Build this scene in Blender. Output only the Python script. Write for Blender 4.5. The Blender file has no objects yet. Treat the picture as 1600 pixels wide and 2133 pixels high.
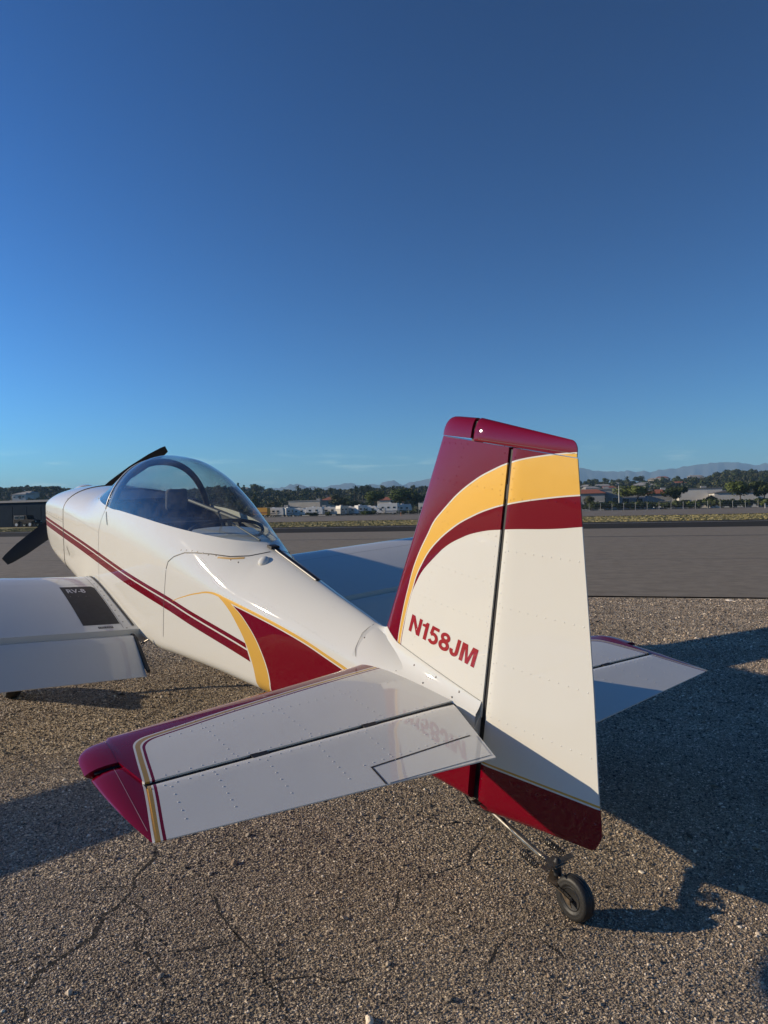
import bpy, bmesh, math, random
import numpy as np
from mathutils import Vector, Matrix, noise
from mathutils.bvhtree import BVHTree
random.seed(7); rng = np.random.default_rng(7)
C = bpy.context.scene.collection
sc = bpy.context.scene
R_ = math.radians

# ------------------------------------------------------------------ camera
F_PX, CAM_H, ROLL, PITCH = 1481.38, 1.3263, R_(1.2756), math.atan((1066.5-1063.85)/1481.38)
fw = Vector((0, math.cos(PITCH), -math.sin(PITCH))); r0 = Vector((1, 0, 0)); u0 = r0.cross(fw)
rt = r0*math.cos(ROLL) - u0*math.sin(ROLL); up = r0*math.sin(ROLL) + u0*math.cos(ROLL)
cam_d = bpy.data.cameras.new('camera'); cam = bpy.data.objects.new('camera', cam_d); C.objects.link(cam)
cam_d.sensor_fit = 'VERTICAL'; cam_d.sensor_height = 24; cam_d.lens = 24*F_PX/2133
cam_d.clip_start = .05; cam_d.clip_end = 40000
cam.matrix_world = Matrix.Translation((0, 0, CAM_H)) @ Matrix((rt, up, -fw)).transposed().to_4x4()
sc.camera = cam

# ------------------------------------------------------------------ light
SUN_AZ, SUN_EL = R_(-85.5), R_(17.7)          # azimuth from +Y, clockwise positive
sd = Vector((math.sin(SUN_AZ)*math.cos(SUN_EL), math.cos(SUN_AZ)*math.cos(SUN_EL), math.sin(SUN_EL)))
sl = bpy.data.lights.new('sun', 'SUN'); so = bpy.data.objects.new('sun', sl); C.objects.link(so)
sl.energy = 5.0; sl.angle = R_(.53); sl.color = (1, .83, .60)
so.rotation_mode = 'QUATERNION'; so.rotation_quaternion = sd.to_track_quat('Z', 'Y')
so.location = (-30, 0, 20)
w = bpy.data.worlds.new('World'); sc.world = w; w.use_nodes = True
nt = w.node_tree; nt.nodes.clear()
out = nt.nodes.new('ShaderNodeOutputWorld'); bg = nt.nodes.new('ShaderNodeBackground'); sky = nt.nodes.new('ShaderNodeTexSky')
sky.sky_type = 'NISHITA'; sky.sun_disc = False; sky.sun_elevation = SUN_EL; sky.sun_rotation = SUN_AZ
sky.air_density = .9; sky.dust_density = 0; sky.ozone_density = 7; sky.altitude = 0
bg.inputs['Strength'].default_value = .1; SKY_S, SKY_G, SKY_K = .085, 1.62, 2.72
# thin wisps of cloud low over the mountains
tc = nt.nodes.new('ShaderNodeTexCoord'); sep = nt.nodes.new('ShaderNodeSeparateXYZ'); nt.links.new(tc.outputs['Generated'], sep.inputs[0])
mp = nt.nodes.new('ShaderNodeMapping'); mp.inputs['Scale'].default_value = (9, 9, 75); nt.links.new(tc.outputs['Generated'], mp.inputs[0])
nz = nt.nodes.new('ShaderNodeTexNoise'); nz.inputs['Scale'].default_value = 1.3; nz.inputs['Detail'].default_value = 6; nt.links.new(mp.outputs[0], nz.inputs[0])
rp = nt.nodes.new('ShaderNodeMapRange'); rp.inputs[1].default_value = .56; rp.inputs[2].default_value = .78; nt.links.new(nz.outputs[0], rp.inputs[0])
b1 = nt.nodes.new('ShaderNodeMapRange'); b1.interpolation_type = 'SMOOTHSTEP'; b1.inputs[1].default_value = .10; b1.inputs[2].default_value = .055; nt.links.new(sep.outputs[2], b1.inputs[0])
mu = nt.nodes.new('ShaderNodeMath'); mu.operation = 'MULTIPLY'; nt.links.new(rp.outputs[0], mu.inputs[0]); nt.links.new(b1.outputs[0], mu.inputs[1])
m2 = nt.nodes.new('ShaderNodeMath'); m2.operation = 'MULTIPLY'; m2.inputs[1].default_value = .38; nt.links.new(mu.outputs[0], m2.inputs[0])
mx = nt.nodes.new('ShaderNodeMix'); mx.data_type = 'RGBA'; nt.links.new(m2.outputs[0], mx.inputs[0]); nt.links.new(sky.outputs[0], mx.inputs[6]); mx.inputs[7].default_value = (7.5, 7.2, 7.6, 1)
# the sky is brighter on the sun's side all the way round
vd = nt.nodes.new('ShaderNodeVectorMath'); vd.operation = 'DOT_PRODUCT'; nt.links.new(tc.outputs['Generated'], vd.inputs[0]); vd.inputs[1].default_value = sd
ex = nt.nodes.new('ShaderNodeMath'); ex.operation = 'MULTIPLY'; ex.inputs[1].default_value = .40; nt.links.new(vd.outputs['Value'], ex.inputs[0])
e2 = nt.nodes.new('ShaderNodeMath'); e2.operation = 'EXPONENT'; nt.links.new(ex.outputs[0], e2.inputs[0])
# the camera's contrast: deep zenith, bright horizon
pw = nt.nodes.new('ShaderNodeVectorMath'); pw.operation = 'SCALE'; pw.inputs[3].default_value = SKY_S; nt.links.new(mx.outputs[2], pw.inputs[0])
gm = nt.nodes.new('ShaderNodeGamma'); gm.inputs[1].default_value = SKY_G; nt.links.new(pw.outputs[0], gm.inputs[0])
vm = nt.nodes.new('ShaderNodeVectorMath'); vm.operation = 'SCALE'; nt.links.new(gm.outputs[0], vm.inputs[0])
sc10 = nt.nodes.new('ShaderNodeMath'); sc10.operation = 'MULTIPLY'; sc10.inputs[1].default_value = 10*SKY_K; nt.links.new(e2.outputs[0], sc10.inputs[0]); nt.links.new(sc10.outputs[0], vm.inputs[3])
tn = nt.nodes.new('ShaderNodeVectorMath'); tn.operation = 'MULTIPLY'; tn.inputs[1].default_value = (1.0, 1.04, .78); nt.links.new(vm.outputs[0], tn.inputs[0])
nt.links.new(tn.outputs[0], bg.inputs[0]); nt.links.new(bg.outputs[0], out.inputs[0])
vs = sc.view_settings; vs.view_transform = 'Standard'; vs.look = 'None'; vs.exposure = .26; vs.gamma = 1; vs.use_curve_mapping = False
sc.cycles.max_bounces = 8; sc.cycles.transparent_max_bounces = 12; sc.cycles.diffuse_bounces = 3; sc.cycles.volume_bounces = 0
sc.cycles.caustics_reflective = False; sc.cycles.caustics_refractive = False

def ray(px, py):
    a, b = px-800, 1066.5-py
    return rt*a + up*b + fw*F_PX
def col(px, dist):                 # ground position in the direction of picture column px, dist metres away
    d = ray(px, 1063); return Vector((d.x/d.y*dist, dist, 0))
def zat(px, py, dist):
    d = ray(px, py); return CAM_H + d.z/d.y*dist

# ------------------------------------------------------------------ materials
def newmat(name):
    m = bpy.data.materials.new(name); m.use_nodes = True; return m, m.node_tree, m.node_tree.nodes['Principled BSDF']
def mat(name, col, rough=.5, metal=0, coat=0, spec=.5, var=0, vs_=8, bump=0, bs=40, dist=.002):
    m, t, p = newmat(name)
    p.inputs['Base Color'].default_value = (*col, 1); p.inputs['Roughness'].default_value = rough
    p.inputs['Metallic'].default_value = metal; p.inputs['Coat Weight'].default_value = coat; p.inputs['Coat Roughness'].default_value = .03
    p.inputs['Specular IOR Level'].default_value = spec
    if var or bump:
        tcn = t.nodes.new('ShaderNodeTexCoord')
    if var:
        n = t.nodes.new('ShaderNodeTexNoise'); n.inputs['Scale'].default_value = vs_; n.inputs['Detail'].default_value = 5; t.links.new(tcn.outputs['Object'], n.inputs[0])
        r = t.nodes.new('ShaderNodeMapRange'); r.inputs[1].default_value = .3; r.inputs[2].default_value = .7; r.inputs[3].default_value = 1-var; r.inputs[4].default_value = 1+var; t.links.new(n.outputs[0], r.inputs[0])
        v = t.nodes.new('ShaderNodeVectorMath'); v.operation = 'SCALE'; v.inputs[0].default_value = col; t.links.new(r.outputs[0], v.inputs[3]); t.links.new(v.outputs[0], p.inputs['Base Color'])
    if bump:
        n = t.nodes.new('ShaderNodeTexNoise'); n.inputs['Scale'].default_value = bs; n.inputs['Detail'].default_value = 4; t.links.new(tcn.outputs['Object'], n.inputs[0])
        b = t.nodes.new('ShaderNodeBump'); b.inputs['Strength'].default_value = bump; b.inputs['Distance'].default_value = dist; t.links.new(n.outputs[0], b.inputs['Height']); t.links.new(b.outputs[0], p.inputs['Normal'])
    return m
WHITE = (.655, .645, .585); BURG = (.155, .0006, .010); GOLD = (.60, .36, .07)
class NT:
    def __init__(s, t): s.t = t
    def m(s, op, a, b=None, c=None):
        n = s.t.nodes.new('ShaderNodeMath'); n.operation = op
        for i, v in enumerate((a, b, c)):
            if v is None: continue
            if isinstance(v, (int, float)): n.inputs[i].default_value = v
            else: s.t.links.new(v, n.inputs[i])
        return n.outputs[0]
    def curve(s, x, pts):
        xs = [p[0] for p in pts]; ys = [p[1] for p in pts]; x0, x1, y0, y1 = min(xs), max(xs), min(ys), max(ys)
        if y1-y0 < 1e-6: y1 = y0+1
        xn = s.m('DIVIDE', s.m('SUBTRACT', x, x0), x1-x0)
        f = s.t.nodes.new('ShaderNodeFloatCurve'); cv = f.mapping.curves[0]
        P = sorted(((a-x0)/(x1-x0), (b-y0)/(y1-y0)) for a, b in pts)
        while len(cv.points) < len(P): cv.points.new(.5, .5)
        for q, (a, b) in zip(cv.points, P): q.location = (a, b); q.handle_type = 'AUTO_CLAMPED'
        f.mapping.update(); s.t.links.new(xn, f.inputs['Value'])
        return s.m('ADD', s.m('MULTIPLY', f.outputs[0], y1-y0), y0)
    def mix(s, fac, a, b):
        n = s.t.nodes.new('ShaderNodeMix'); n.data_type = 'RGBA'; s.t.links.new(fac, n.inputs[0])
        for v, i in ((a, 6), (b, 7)):
            if isinstance(v, tuple): n.inputs[i].default_value = (*v, 1)
            else: s.t.links.new(v, n.inputs[i])
        return n.outputs[2]
def paint(name, fn=None, base=WHITE, wav=.5, rough=.16, gm=.22):
    """glossy aircraft paint; fn(N, x, y, z, colour) lays colours in the aircraft's own coordinates"""
    m, t, p = newmat(name); N = NT(t)
    tcn = t.nodes.new('ShaderNodeTexCoord'); s = t.nodes.new('ShaderNodeSeparateXYZ'); t.links.new(tcn.outputs['Object'], s.inputs[0])
    n0 = t.nodes.new('ShaderNodeTexNoise'); n0.inputs['Scale'].default_value = 1.6; n0.inputs['Detail'].default_value = 7; t.links.new(tcn.outputs['Object'], n0.inputs[0])
    g = N.m('ADD', N.m('MULTIPLY', n0.outputs[0], .05), .975)
    c = base
    if fn: c = fn(N, s.outputs[0], s.outputs[1], s.outputs[2], c)
    v = t.nodes.new('ShaderNodeVectorMath'); v.operation = 'SCALE'
    if isinstance(c, tuple): v.inputs[0].default_value = c
    else: t.links.new(c, v.inputs[0])
    t.links.new(g, v.inputs[3]); t.links.new(v.outputs[0], p.inputs['Base Color'])
    p.inputs['Specular IOR Level'].default_value = 0; p.inputs['Coat Weight'].default_value = 1; p.inputs['Coat Roughness'].default_value = .02; p.inputs['Coat IOR'].default_value = 1.5
    n3 = t.nodes.new('ShaderNodeTexNoise'); n3.inputs['Scale'].default_value = 30; n3.inputs['Detail'].default_value = 6; t.links.new(tcn.outputs['Object'], n3.inputs[0])
    if fn:       # the gold is a metallic flake paint
        sc3 = t.nodes.new('ShaderNodeSeparateColor'); t.links.new(v.outputs[0], sc3.inputs[0])
        gd = N.m('MAXIMUM', N.m('MINIMUM', N.m('MULTIPLY', N.m('SUBTRACT', N.m('MULTIPLY', N.m('SUBTRACT', sc3.outputs[0], sc3.outputs[2]), sc3.outputs[1]), .07), 12), 1), 0)
        t.links.new(N.m('MULTIPLY', gd, gm), p.inputs['Metallic']); t.links.new(N.m('ADD', N.m('ADD', N.m('MULTIPLY', n3.outputs[0], .10), rough), N.m('MULTIPLY', gd, .4)), p.inputs['Roughness'])
    else: t.links.new(N.m('ADD', N.m('MULTIPLY', n3.outputs[0], .10), rough), p.inputs['Roughness'])
    n1 = t.nodes.new('ShaderNodeTexNoise'); n1.inputs['Scale'].default_value = 6; n1.inputs['Detail'].default_value = 1; t.links.new(tcn.outputs['Object'], n1.inputs[0])
    n2 = t.nodes.new('ShaderNodeTexNoise'); n2.inputs['Scale'].default_value = 240; n2.inputs['Detail'].default_value = 2; t.links.new(tcn.outputs['Object'], n2.inputs[0])
    h = N.m('ADD', n1.outputs[0], N.m('MULTIPLY', n2.outputs[0], .0008))
    b = t.nodes.new('ShaderNodeBump'); b.inputs['Strength'].default_value = 1; b.inputs['Distance'].default_value = .0016*wav; t.links.new(h, b.inputs['Height'])
    t.links.new(b.outputs[0], p.inputs['Normal']); t.links.new(b.outputs[0], p.inputs['Coat Normal'])
    return m

# ------------------------------------------------------------------ mesh helpers
def mesh(name, v, f, m, parent=None, smooth=True, sharp=40, kind=None, mi=None, weld=0):
    me = bpy.data.meshes.new(name); me.from_pydata([tuple(p) for p in v], [], f)
    for k in (m if isinstance(m, (list, tuple)) else [m]): me.materials.append(k)
    bm = bmesh.new(); bm.from_mesh(me)
    if mi is not None:
        bm.faces.ensure_lookup_table()
        for i, k in enumerate(mi): bm.faces[i].material_index = k
    if weld: bmesh.ops.remove_doubles(bm, verts=bm.verts, dist=weld)
    bmesh.ops.recalc_face_normals(bm, faces=bm.faces)
    if smooth:
        for fc in bm.faces: fc.smooth = True
        ca = math.radians(sharp)
        for e in bm.edges:
            if len(e.link_faces) == 2 and e.calc_face_angle(0) > ca: e.smooth = False
    bm.to_mesh(me); bm.free()
    o = bpy.data.objects.new(name, me); C.objects.link(o)
    if parent: o.parent = parent
    if kind: o['kind'] = kind
    return o
def tag(o, label=None, cat=None, group=None, kind=None):
    if label: o['label'] = label
    if cat: o['category'] = cat
    if group: o['group'] = group
    if kind: o['kind'] = kind
    return o
def empty(name, loc=(0, 0, 0), rz=0):
    o = bpy.data.objects.new(name, None); C.objects.link(o); o.location = loc; o.rotation_euler = (0, 0, rz); o.empty_display_size = .2; return o
class MB:
    def __init__(s): s.v = []; s.f = []
    def add(s, v, f):
        k = len(s.v); s.v += [tuple(p) for p in v]; s.f += [[i+k for i in q] for q in f]
    def box(s, c, d, rz=0, M=None):
        x, y, z = d[0]/2, d[1]/2, d[2]/2; vs = [Vector((a*x, b*y, e*z)) for a in (-1, 1) for b in (-1, 1) for e in (-1, 1)]
        rm = Matrix.Rotation(rz, 3, 'Z') if M is None else M
        s.add([rm @ p + Vector(c) for p in vs], [(0, 1, 3, 2), (4, 6, 7, 5), (0, 4, 5, 1), (2, 3, 7, 6), (0, 2, 6, 4), (1, 5, 7, 3)])
    def tube(s, pts, r, n=8, cap=True):
        pts = [Vector(p) for p in pts]; rs = r if isinstance(r, (list, tuple)) else [r]*len(pts); V = []
        d0 = (pts[1]-pts[0]).normalized(); a = d0.orthogonal().normalized()
        for i, p in enumerate(pts):
            d = (pts[min(i+1, len(pts)-1)]-pts[max(i-1, 0)]).normalized(); a = (a-d*a.dot(d)).normalized(); b = d.cross(a)
            for k in range(n):
                t = 2*math.pi*k/n; V.append(p + (a*math.cos(t)+b*math.sin(t))*rs[i])
        F = [(i*n+k, i*n+(k+1) % n, (i+1)*n+(k+1) % n, (i+1)*n+k) for i in range(len(pts)-1) for k in range(n)]
        if cap: F += [tuple(range(n))[::-1], tuple(range((len(pts)-1)*n, len(pts)*n))]
        s.add(V, F)
    def prism(s, poly, y0, y1):      # polygon in x,z between y0 and y1
        n = len(poly); s.add([(a, y0, b) for a, b in poly]+[(a, y1, b) for a, b in poly],
            [tuple(range(n)), tuple(range(n, 2*n))[::-1]]+[(i, (i+1) % n, n+(i+1) % n, n+i) for i in range(n)])
    def lathe(s, prof, c, axis, n=24):   # prof: (along axis, radius)
        axis = Vector(axis).normalized(); a = axis.orthogonal().normalized(); b = axis.cross(a); c = Vector(c); V = []
        for h, r in prof:
            for k in range(n):
                t = 2*math.pi*k/n; V.append(c + axis*h + (a*math.cos(t)+b*math.sin(t))*r)
        m_ = len(prof)
        F = [(i*n+k, i*n+(k+1) % n, (i+1)*n+(k+1) % n, (i+1)*n+k) for i in range(m_-1) for k in range(n)]
        F += [tuple(range(n))[::-1], tuple(range((m_-1)*n, m_*n))]
        s.add(V, F)
    def build(s, name, m, parent=None, smooth=True, sharp=40, kind=None): return mesh(name, s.v, s.f, m, parent, smooth, sharp, kind)
def loft(rings, closed=True, cap0=True, cap1=True):
    n = len(rings[0]); V = [p for r in rings for p in r]; F = []
    for i in range(len(rings)-1):
        for k in range(n if closed else n-1):
            F.append((i*n+k, i*n+(k+1) % n, (i+1)*n+(k+1) % n, (i+1)*n+k))
    if closed and cap0: F.append(tuple(range(n))[::-1])
    if closed and cap1: F.append(tuple(range((len(rings)-1)*n, len(rings)*n)))
    return V, F
def interp(x, xs, ys): return float(np.interp(x, xs, ys))
def smoothf(xs, ys):                 # monotone-ish cubic through the given points
    xs = np.array(xs, float); ys = np.array(ys, float); h = np.diff(xs); d = np.diff(ys)/h; mm = np.zeros(len(xs)); mm[0] = d[0]; mm[-1] = d[-1]
    for i in range(1, len(xs)-1): mm[i] = 0 if d[i-1]*d[i] <= 0 else 2*d[i-1]*d[i]/(d[i-1]+d[i])
    def f(x):
        x = min(max(x, xs[0]), xs[-1]); i = min(max(int(np.searchsorted(xs, x))-1, 0), len(xs)-2); t = (x-xs[i])/h[i]
        return float((2*t**3-3*t*t+1)*ys[i]+(t**3-2*t*t+t)*h[i]*mm[i]+(-2*t**3+3*t*t)*ys[i+1]+(t**3-t*t)*h[i]*mm[i+1])
    return f
# ================================================================== GROUND
NU = Vector((.2720, .9623, 0)); UU = Vector((.9623, -.2720, 0))      # across and along the runway
def uv(u, n, z=0): q = UU*u+NU*n; return (q.x, q.y, z)
def sheet(name, n0, n1, z, m, u0=-900, u1=900, nu=1, kind='structure', label=None):
    V = []; F = []
    for i in range(nu+1):
        u = u0+(u1-u0)*i/nu; V += [uv(u, n0, z), uv(u, n1, z)]
    for i in range(nu): F.append((2*i, 2*i+2, 2*i+3, 2*i+1))
    o = mesh(name, V, F, m, None, False); o['kind'] = kind
    if label: o['label'] = label
    return o
def ground_mat(name, c0, c1, scale, rough=.9, bump=.0, bdist=.01, streak=None, fine=None, spec=.3):
    m, t, p = newmat(name); N = NT(t); p.inputs['Roughness'].default_value = rough; p.inputs['Specular IOR Level'].default_value = spec
    tcn = t.nodes.new('ShaderNodeTexCoord')
    n = t.nodes.new('ShaderNodeTexNoise'); n.inputs['Scale'].default_value = scale; n.inputs['Detail'].default_value = 8; n.inputs['Roughness'].default_value = .65; t.links.new(tcn.outputs['Object'], n.inputs[0])
    f = N.m('MULTIPLY', N.m('SUBTRACT', n.outputs[0], .35), 3.2)
    if streak:
        mp = t.nodes.new('ShaderNodeMapping'); mp.inputs['Rotation'].default_value = (0, 0, math.atan2(.272, .9623)); mp.inputs['Scale'].default_value = (streak[0], streak[1], 1)
        t.links.new(tcn.outputs['Object'], mp.inputs[0]); n2 = t.nodes.new('ShaderNodeTexNoise'); n2.inputs['Scale'].default_value = 1; n2.inputs['Detail'].default_value = 6; n2.inputs['Roughness'].default_value = .6; t.links.new(mp.outputs[0], n2.inputs[0])
        f = N.m('ADD', N.m('MULTIPLY', f, 1-streak[2]), N.m('MULTIPLY', N.m('MULTIPLY', N.m('SUBTRACT', n2.outputs[0], .3), 2.5), streak[2]))
    if fine:
        v = t.nodes.new('ShaderNodeTexVoronoi'); v.inputs['Scale'].default_value = fine; t.links.new(tcn.outputs['Object'], v.inputs[0])
        s2 = t.nodes.new('ShaderNodeSeparateColor'); t.links.new(v.outputs['Color'], s2.inputs[0])
        f = N.m('ADD', N.m('MULTIPLY', f, .35), N.m('MULTIPLY', N.m('POWER', s2.outputs[0], 1.6), .65))
    f = N.m('MAXIMUM', N.m('MINIMUM', f, 1), 0)
    c = N.mix(f, c0, c1); t.links.new(c, p.inputs['Base Color'])
    if bump:
        b = t.nodes.new('ShaderNodeBump'); b.inputs['Strength'].default_value = bump; b.inputs['Distance'].default_value = bdist
        hsrc = n.outputs[0]
        if fine: hsrc = v.outputs['Distance']
        t.links.new(hsrc, b.inputs['Height']); t.links.new(b.outputs[0], p.inputs['Normal'])
    return m
M_apron = ground_mat('chip seal', (.095, .078, .055), (.86, .71, .50), .8, .92, 1.0, .006, None, 95)
M_taxi = ground_mat('old asphalt', (.165, .138, .10), (.26, .222, .165), 3, .85, .3, .004, (.05, 1.6, .25))
M_run = ground_mat('runway asphalt', (.020, .018, .015), (.046, .040, .032), .3, .95, 0, 0, (.02, 1.0, .5), spec=.08)
M_earth = ground_mat('dry earth', (.10, .082, .062), (.19, .155, .115), .05, 1)
M_berm = ground_mat('gravel verge', (.13, .11, .085), (.23, .195, .155), .5, 1)
M_grass = ground_mat('verge grass', (.17, .15, .06), (.32, .27, .13), .12, 1, 0, 0, (.03, .5, .5))
M_paintln = mat('runway paint', (.5, .5, .48), .7, var=.25, vs_=2)
g = mesh('ground', [(-17000, -9000, -.12), (17000, -9000, -.12), (17000, 17000, -.12), (-17000, 17000, -.12)], [(0, 1, 2, 3)], M_earth, None, False); g['kind'] = 'structure'
sheet('apron', -60, 10.80, 0, M_apron, -200, 200)
sheet('taxiway', 10.86, 43.2, .012, M_taxi)
sheet('runway', 43.2, 60.6, .016, M_run)
sheet('taxiway_edge', 10.80, 10.86, -.01, mat('tar joint', (.015, .014, .013), .8))
ln = sheet('runway_edge_line', 55.6, 56.0, .022, M_paintln); 
for n0, wd in ((31.5, .35), (18.3, .04)): sheet('pavement_joint', n0, n0+wd, .017, mat('joint tar', (.055, .05, .045), .9))
sheet('grass_verge', 60.6, 92, .02, M_grass)
sheet('gravel_verge', 92, 190, .06, M_berm)
# cracks in the apron: open grooves as dark winding ribbons between the stones
cracks = [[(320, 1765), (318, 1790), (285, 1830), (268, 1875), (215, 1905), (190, 1955), (140, 1985), (95, 2020), (55, 2070)],
          [(30, 2080), (40, 2133)], [(490, 1930), (520, 1985), (565, 2045), (600, 2110)], [(260, 1850), (200, 1850)],
          [(350, 1985), (420, 1975), (500, 1955)], [(880, 1730), (960, 1715), (1010, 1725)], [(990, 2010), (1030, 1990), (1060, 1950)], [(830, 1850), (815, 1905)],
          [(0, 1560), (90, 1600), (170, 1602)], [(1235, 1277), (1340, 1276), (1470, 1284), (1598, 1281)], [(1298, 1300), (1316, 1325)], [(360, 2060), (340, 2110), (352, 2133)], [(500, 1955), (490, 1930), (455, 1895), (430, 1860)], [(600, 2110), (610, 2133)], [(140, 1985), (60, 1990), (0, 2010)], [(268, 1875), (300, 1905), (300, 1960), (330, 2020), (345, 2060)], [(565, 2045), (640, 2030), (720, 2050), (760, 2040)], [(1010, 1725), (1000, 1760), (960, 1800), (900, 1820), (830, 1850)], [(1060, 1950), (1120, 1955), (1180, 2000)]]
def gpt(px, py): d = ray(px, py); t_ = -CAM_H/d.z; return np.array([d.x*t_, d.y*t_])
CR = []
for L in cracks:
    Q = [gpt(*p) for p in L]; D = []
    for a, c in zip(Q[:-1], Q[1:]):
        k = max(2, int(np.linalg.norm(c-a)/.035))
        for i in range(k):
            q = a+(c-a)*i/k; nn_ = noise.noise_vector(Vector((q[0]*7, q[1]*7, 3.3)))*.035+noise.noise_vector(Vector((q[0]*25, q[1]*25, 9)))*.014; D.append(q+np.array([nn_[0], nn_[1]]))
    D.append(Q[-1]); CR.append(np.array(D))
cp = np.concatenate(CR)
V = []; F = []
for ic, D in enumerate(CR):
    k0 = len(V)
    for i in range(len(D)):
        d = D[min(i+1, len(D)-1)]-D[max(i-1, 0)]; d = d/np.linalg.norm(d); wd = (1.25 if ic == 0 else .62)*(.0055+.0045*noise.noise(Vector((D[i][0]*9, D[i][1]*9, 1))))*(.4 if i in (0, len(D)-1) else 1)*(1 if D[i][1] < 4 else 2.5)
        V += [(D[i][0]-d[1]*wd, D[i][1]+d[0]*wd, .0015), (D[i][0]+d[1]*wd, D[i][1]-d[0]*wd, .0015)]
    for i in range(len(D)-1): F.append((k0+2*i, k0+2*i+1, k0+2*i+3, k0+2*i+2))
ck = mesh('pavement_cracks', V, F, mat('crack dark', (.012, .011, .010), 1), None, False); ck['kind'] = 'structure'

# ---- loose and bedded stone chips of the apron (geometry nodes on a cloud of points)
def chips(y0, y1, dens, dmed, hx=.56, pad=1.3):
    A = ((y1**2-y0**2)*hx+2*pad*(y1-y0)); n = int(A*dens); y = np.sqrt(rng.random(n)*(y1**2-y0**2)+y0**2); x = (rng.random(n)*2-1)*(hx*y+pad)
    ok = ((x*NU.x+y*NU.y) < 10.74) & (rng.random(n) < np.clip((hx*y+pad-np.abs(x))/1.0, 0, 1)**.7); x, y = x[ok], y[ok]; d = dmed*np.exp(rng.normal(0, .36, len(x))); return x, y, d
X, Y, D_ = [], [], []
for a in ((1.45, 2.6, 62000, .0042), (2.6, 4.0, 30000, .0054), (4.0, 6.5, 10000, .0080), (6.5, 12.2, 3000, .012)):
    x, y, d = chips(*a); X.append(x); Y.append(y); D_.append(d)
X = np.concatenate(X); Y = np.concatenate(Y); D_ = np.concatenate(D_)
big = rng.random(len(X)) < .006; D_[big] *= rng.uniform(1.6, 2.6, big.sum())
# keep stones off the cracks
keep = np.ones(len(X), bool)
for c0 in range(0, len(cp)):
    q = cp[c0]; m_ = (np.abs(X-q[0]) < .03) & (np.abs(Y-q[1]) < .03); idx = np.nonzero(m_)[0]
    if len(idx): dd = np.hypot(X[idx]-q[0], Y[idx]-q[1]); keep[idx[dd < (.0075 if c0 < len(CR[0]) else .0045)+.4*D_[idx]]] = False
X, Y, D_ = X[keep], Y[keep], D_[keep]; n = len(X)
print('chips', n)
me = bpy.data.meshes.new('gravel'); me.vertices.add(n)
Z = D_*rng.uniform(-.12, .22, n)
me.vertices.foreach_set('co', np.stack([X, Y, Z], 1).astype(np.float32).ravel())
a = me.attributes.new('rot', 'FLOAT_VECTOR', 'POINT'); rr = np.stack([rng.normal(0, .3, n), rng.normal(0, .3, n), rng.random(n)*6.283], 1).astype(np.float32); a.data.foreach_set('vector', rr.ravel())
a = me.attributes.new('scl', 'FLOAT_VECTOR', 'POINT'); ss = np.stack([D_*rng.uniform(.8, 1.35, n), D_*rng.uniform(.65, 1.0, n), D_*rng.uniform(.35, .7, n)], 1).astype(np.float32)*.5; a.data.foreach_set('vector', ss.ravel())
a = me.attributes.new('pick', 'INT', 'POINT'); a.data.foreach_set('value', rng.integers(0, 8, n).astype(np.int32))
me.update(); gr = bpy.data.objects.new('gravel', me); C.objects.link(gr)
tag(gr, 'brown grey stone chips of the rough apron surface around the airplane', 'gravel', kind='stuff')
def stone_mat():
    m, t, p = newmat('stone chip'); N = NT(t); oi = t.nodes.new('ShaderNodeObjectInfo'); cr = t.nodes.new('ShaderNodeValToRGB'); e = cr.color_ramp.elements
    e[0].color = (.055, .044, .032, 1); e[1].color = (.85, .74, .58, 1); e[0].position = 0; e[1].position = 1
    for pos, c in ((.25, (.145, .115, .083)), (.55, (.26, .208, .15)), (.8, (.41, .33, .24)), (.90, (.30, .205, .125)), (.95, (.70, .58, .43))): q = e.new(pos); q.color = (*c, 1)
    n1 = t.nodes.new('ShaderNodeTexNoise'); n1.inputs['Scale'].default_value = 1.1; n1.inputs['Detail'].default_value = 5; t.links.new(oi.outputs['Location'], n1.inputs[0])
    k = N.m('ADD', N.m('MULTIPLY', n1.outputs[0], 1.5), .34); vv = t.nodes.new('ShaderNodeVectorMath'); vv.operation = 'SCALE'; t.links.new(cr.outputs[0], vv.inputs[0]); t.links.new(k, vv.inputs[3])
    t.links.new(oi.outputs['Random'], cr.inputs[0]); t.links.new(vv.outputs[0], p.inputs['Base Color']); p.inputs['Roughness'].default_value = .62; p.inputs['Specular IOR Level'].default_value = .45
    return m
M_stone = stone_mat()
hid = bpy.data.collections.new('stone_shapes')
for k in range(8):
    bm = bmesh.new(); bmesh.ops.create_icosphere(bm, subdivisions=2 if k < 2 else 1, radius=1)
    for v in bm.verts: v.co = v.co*(1+.38*noise.noise(v.co*1.3+Vector((k*7, 0, 0))))+noise.noise_vector(v.co*2.2+Vector((0, k*5, 0)))*.22
    s0 = bpy.data.meshes.new('stone_chip'); bm.to_mesh(s0); bm.free(); s0.materials.append(M_stone)
    so_ = bpy.data.objects.new('stone_chip', s0); hid.objects.link(so_)
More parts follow.
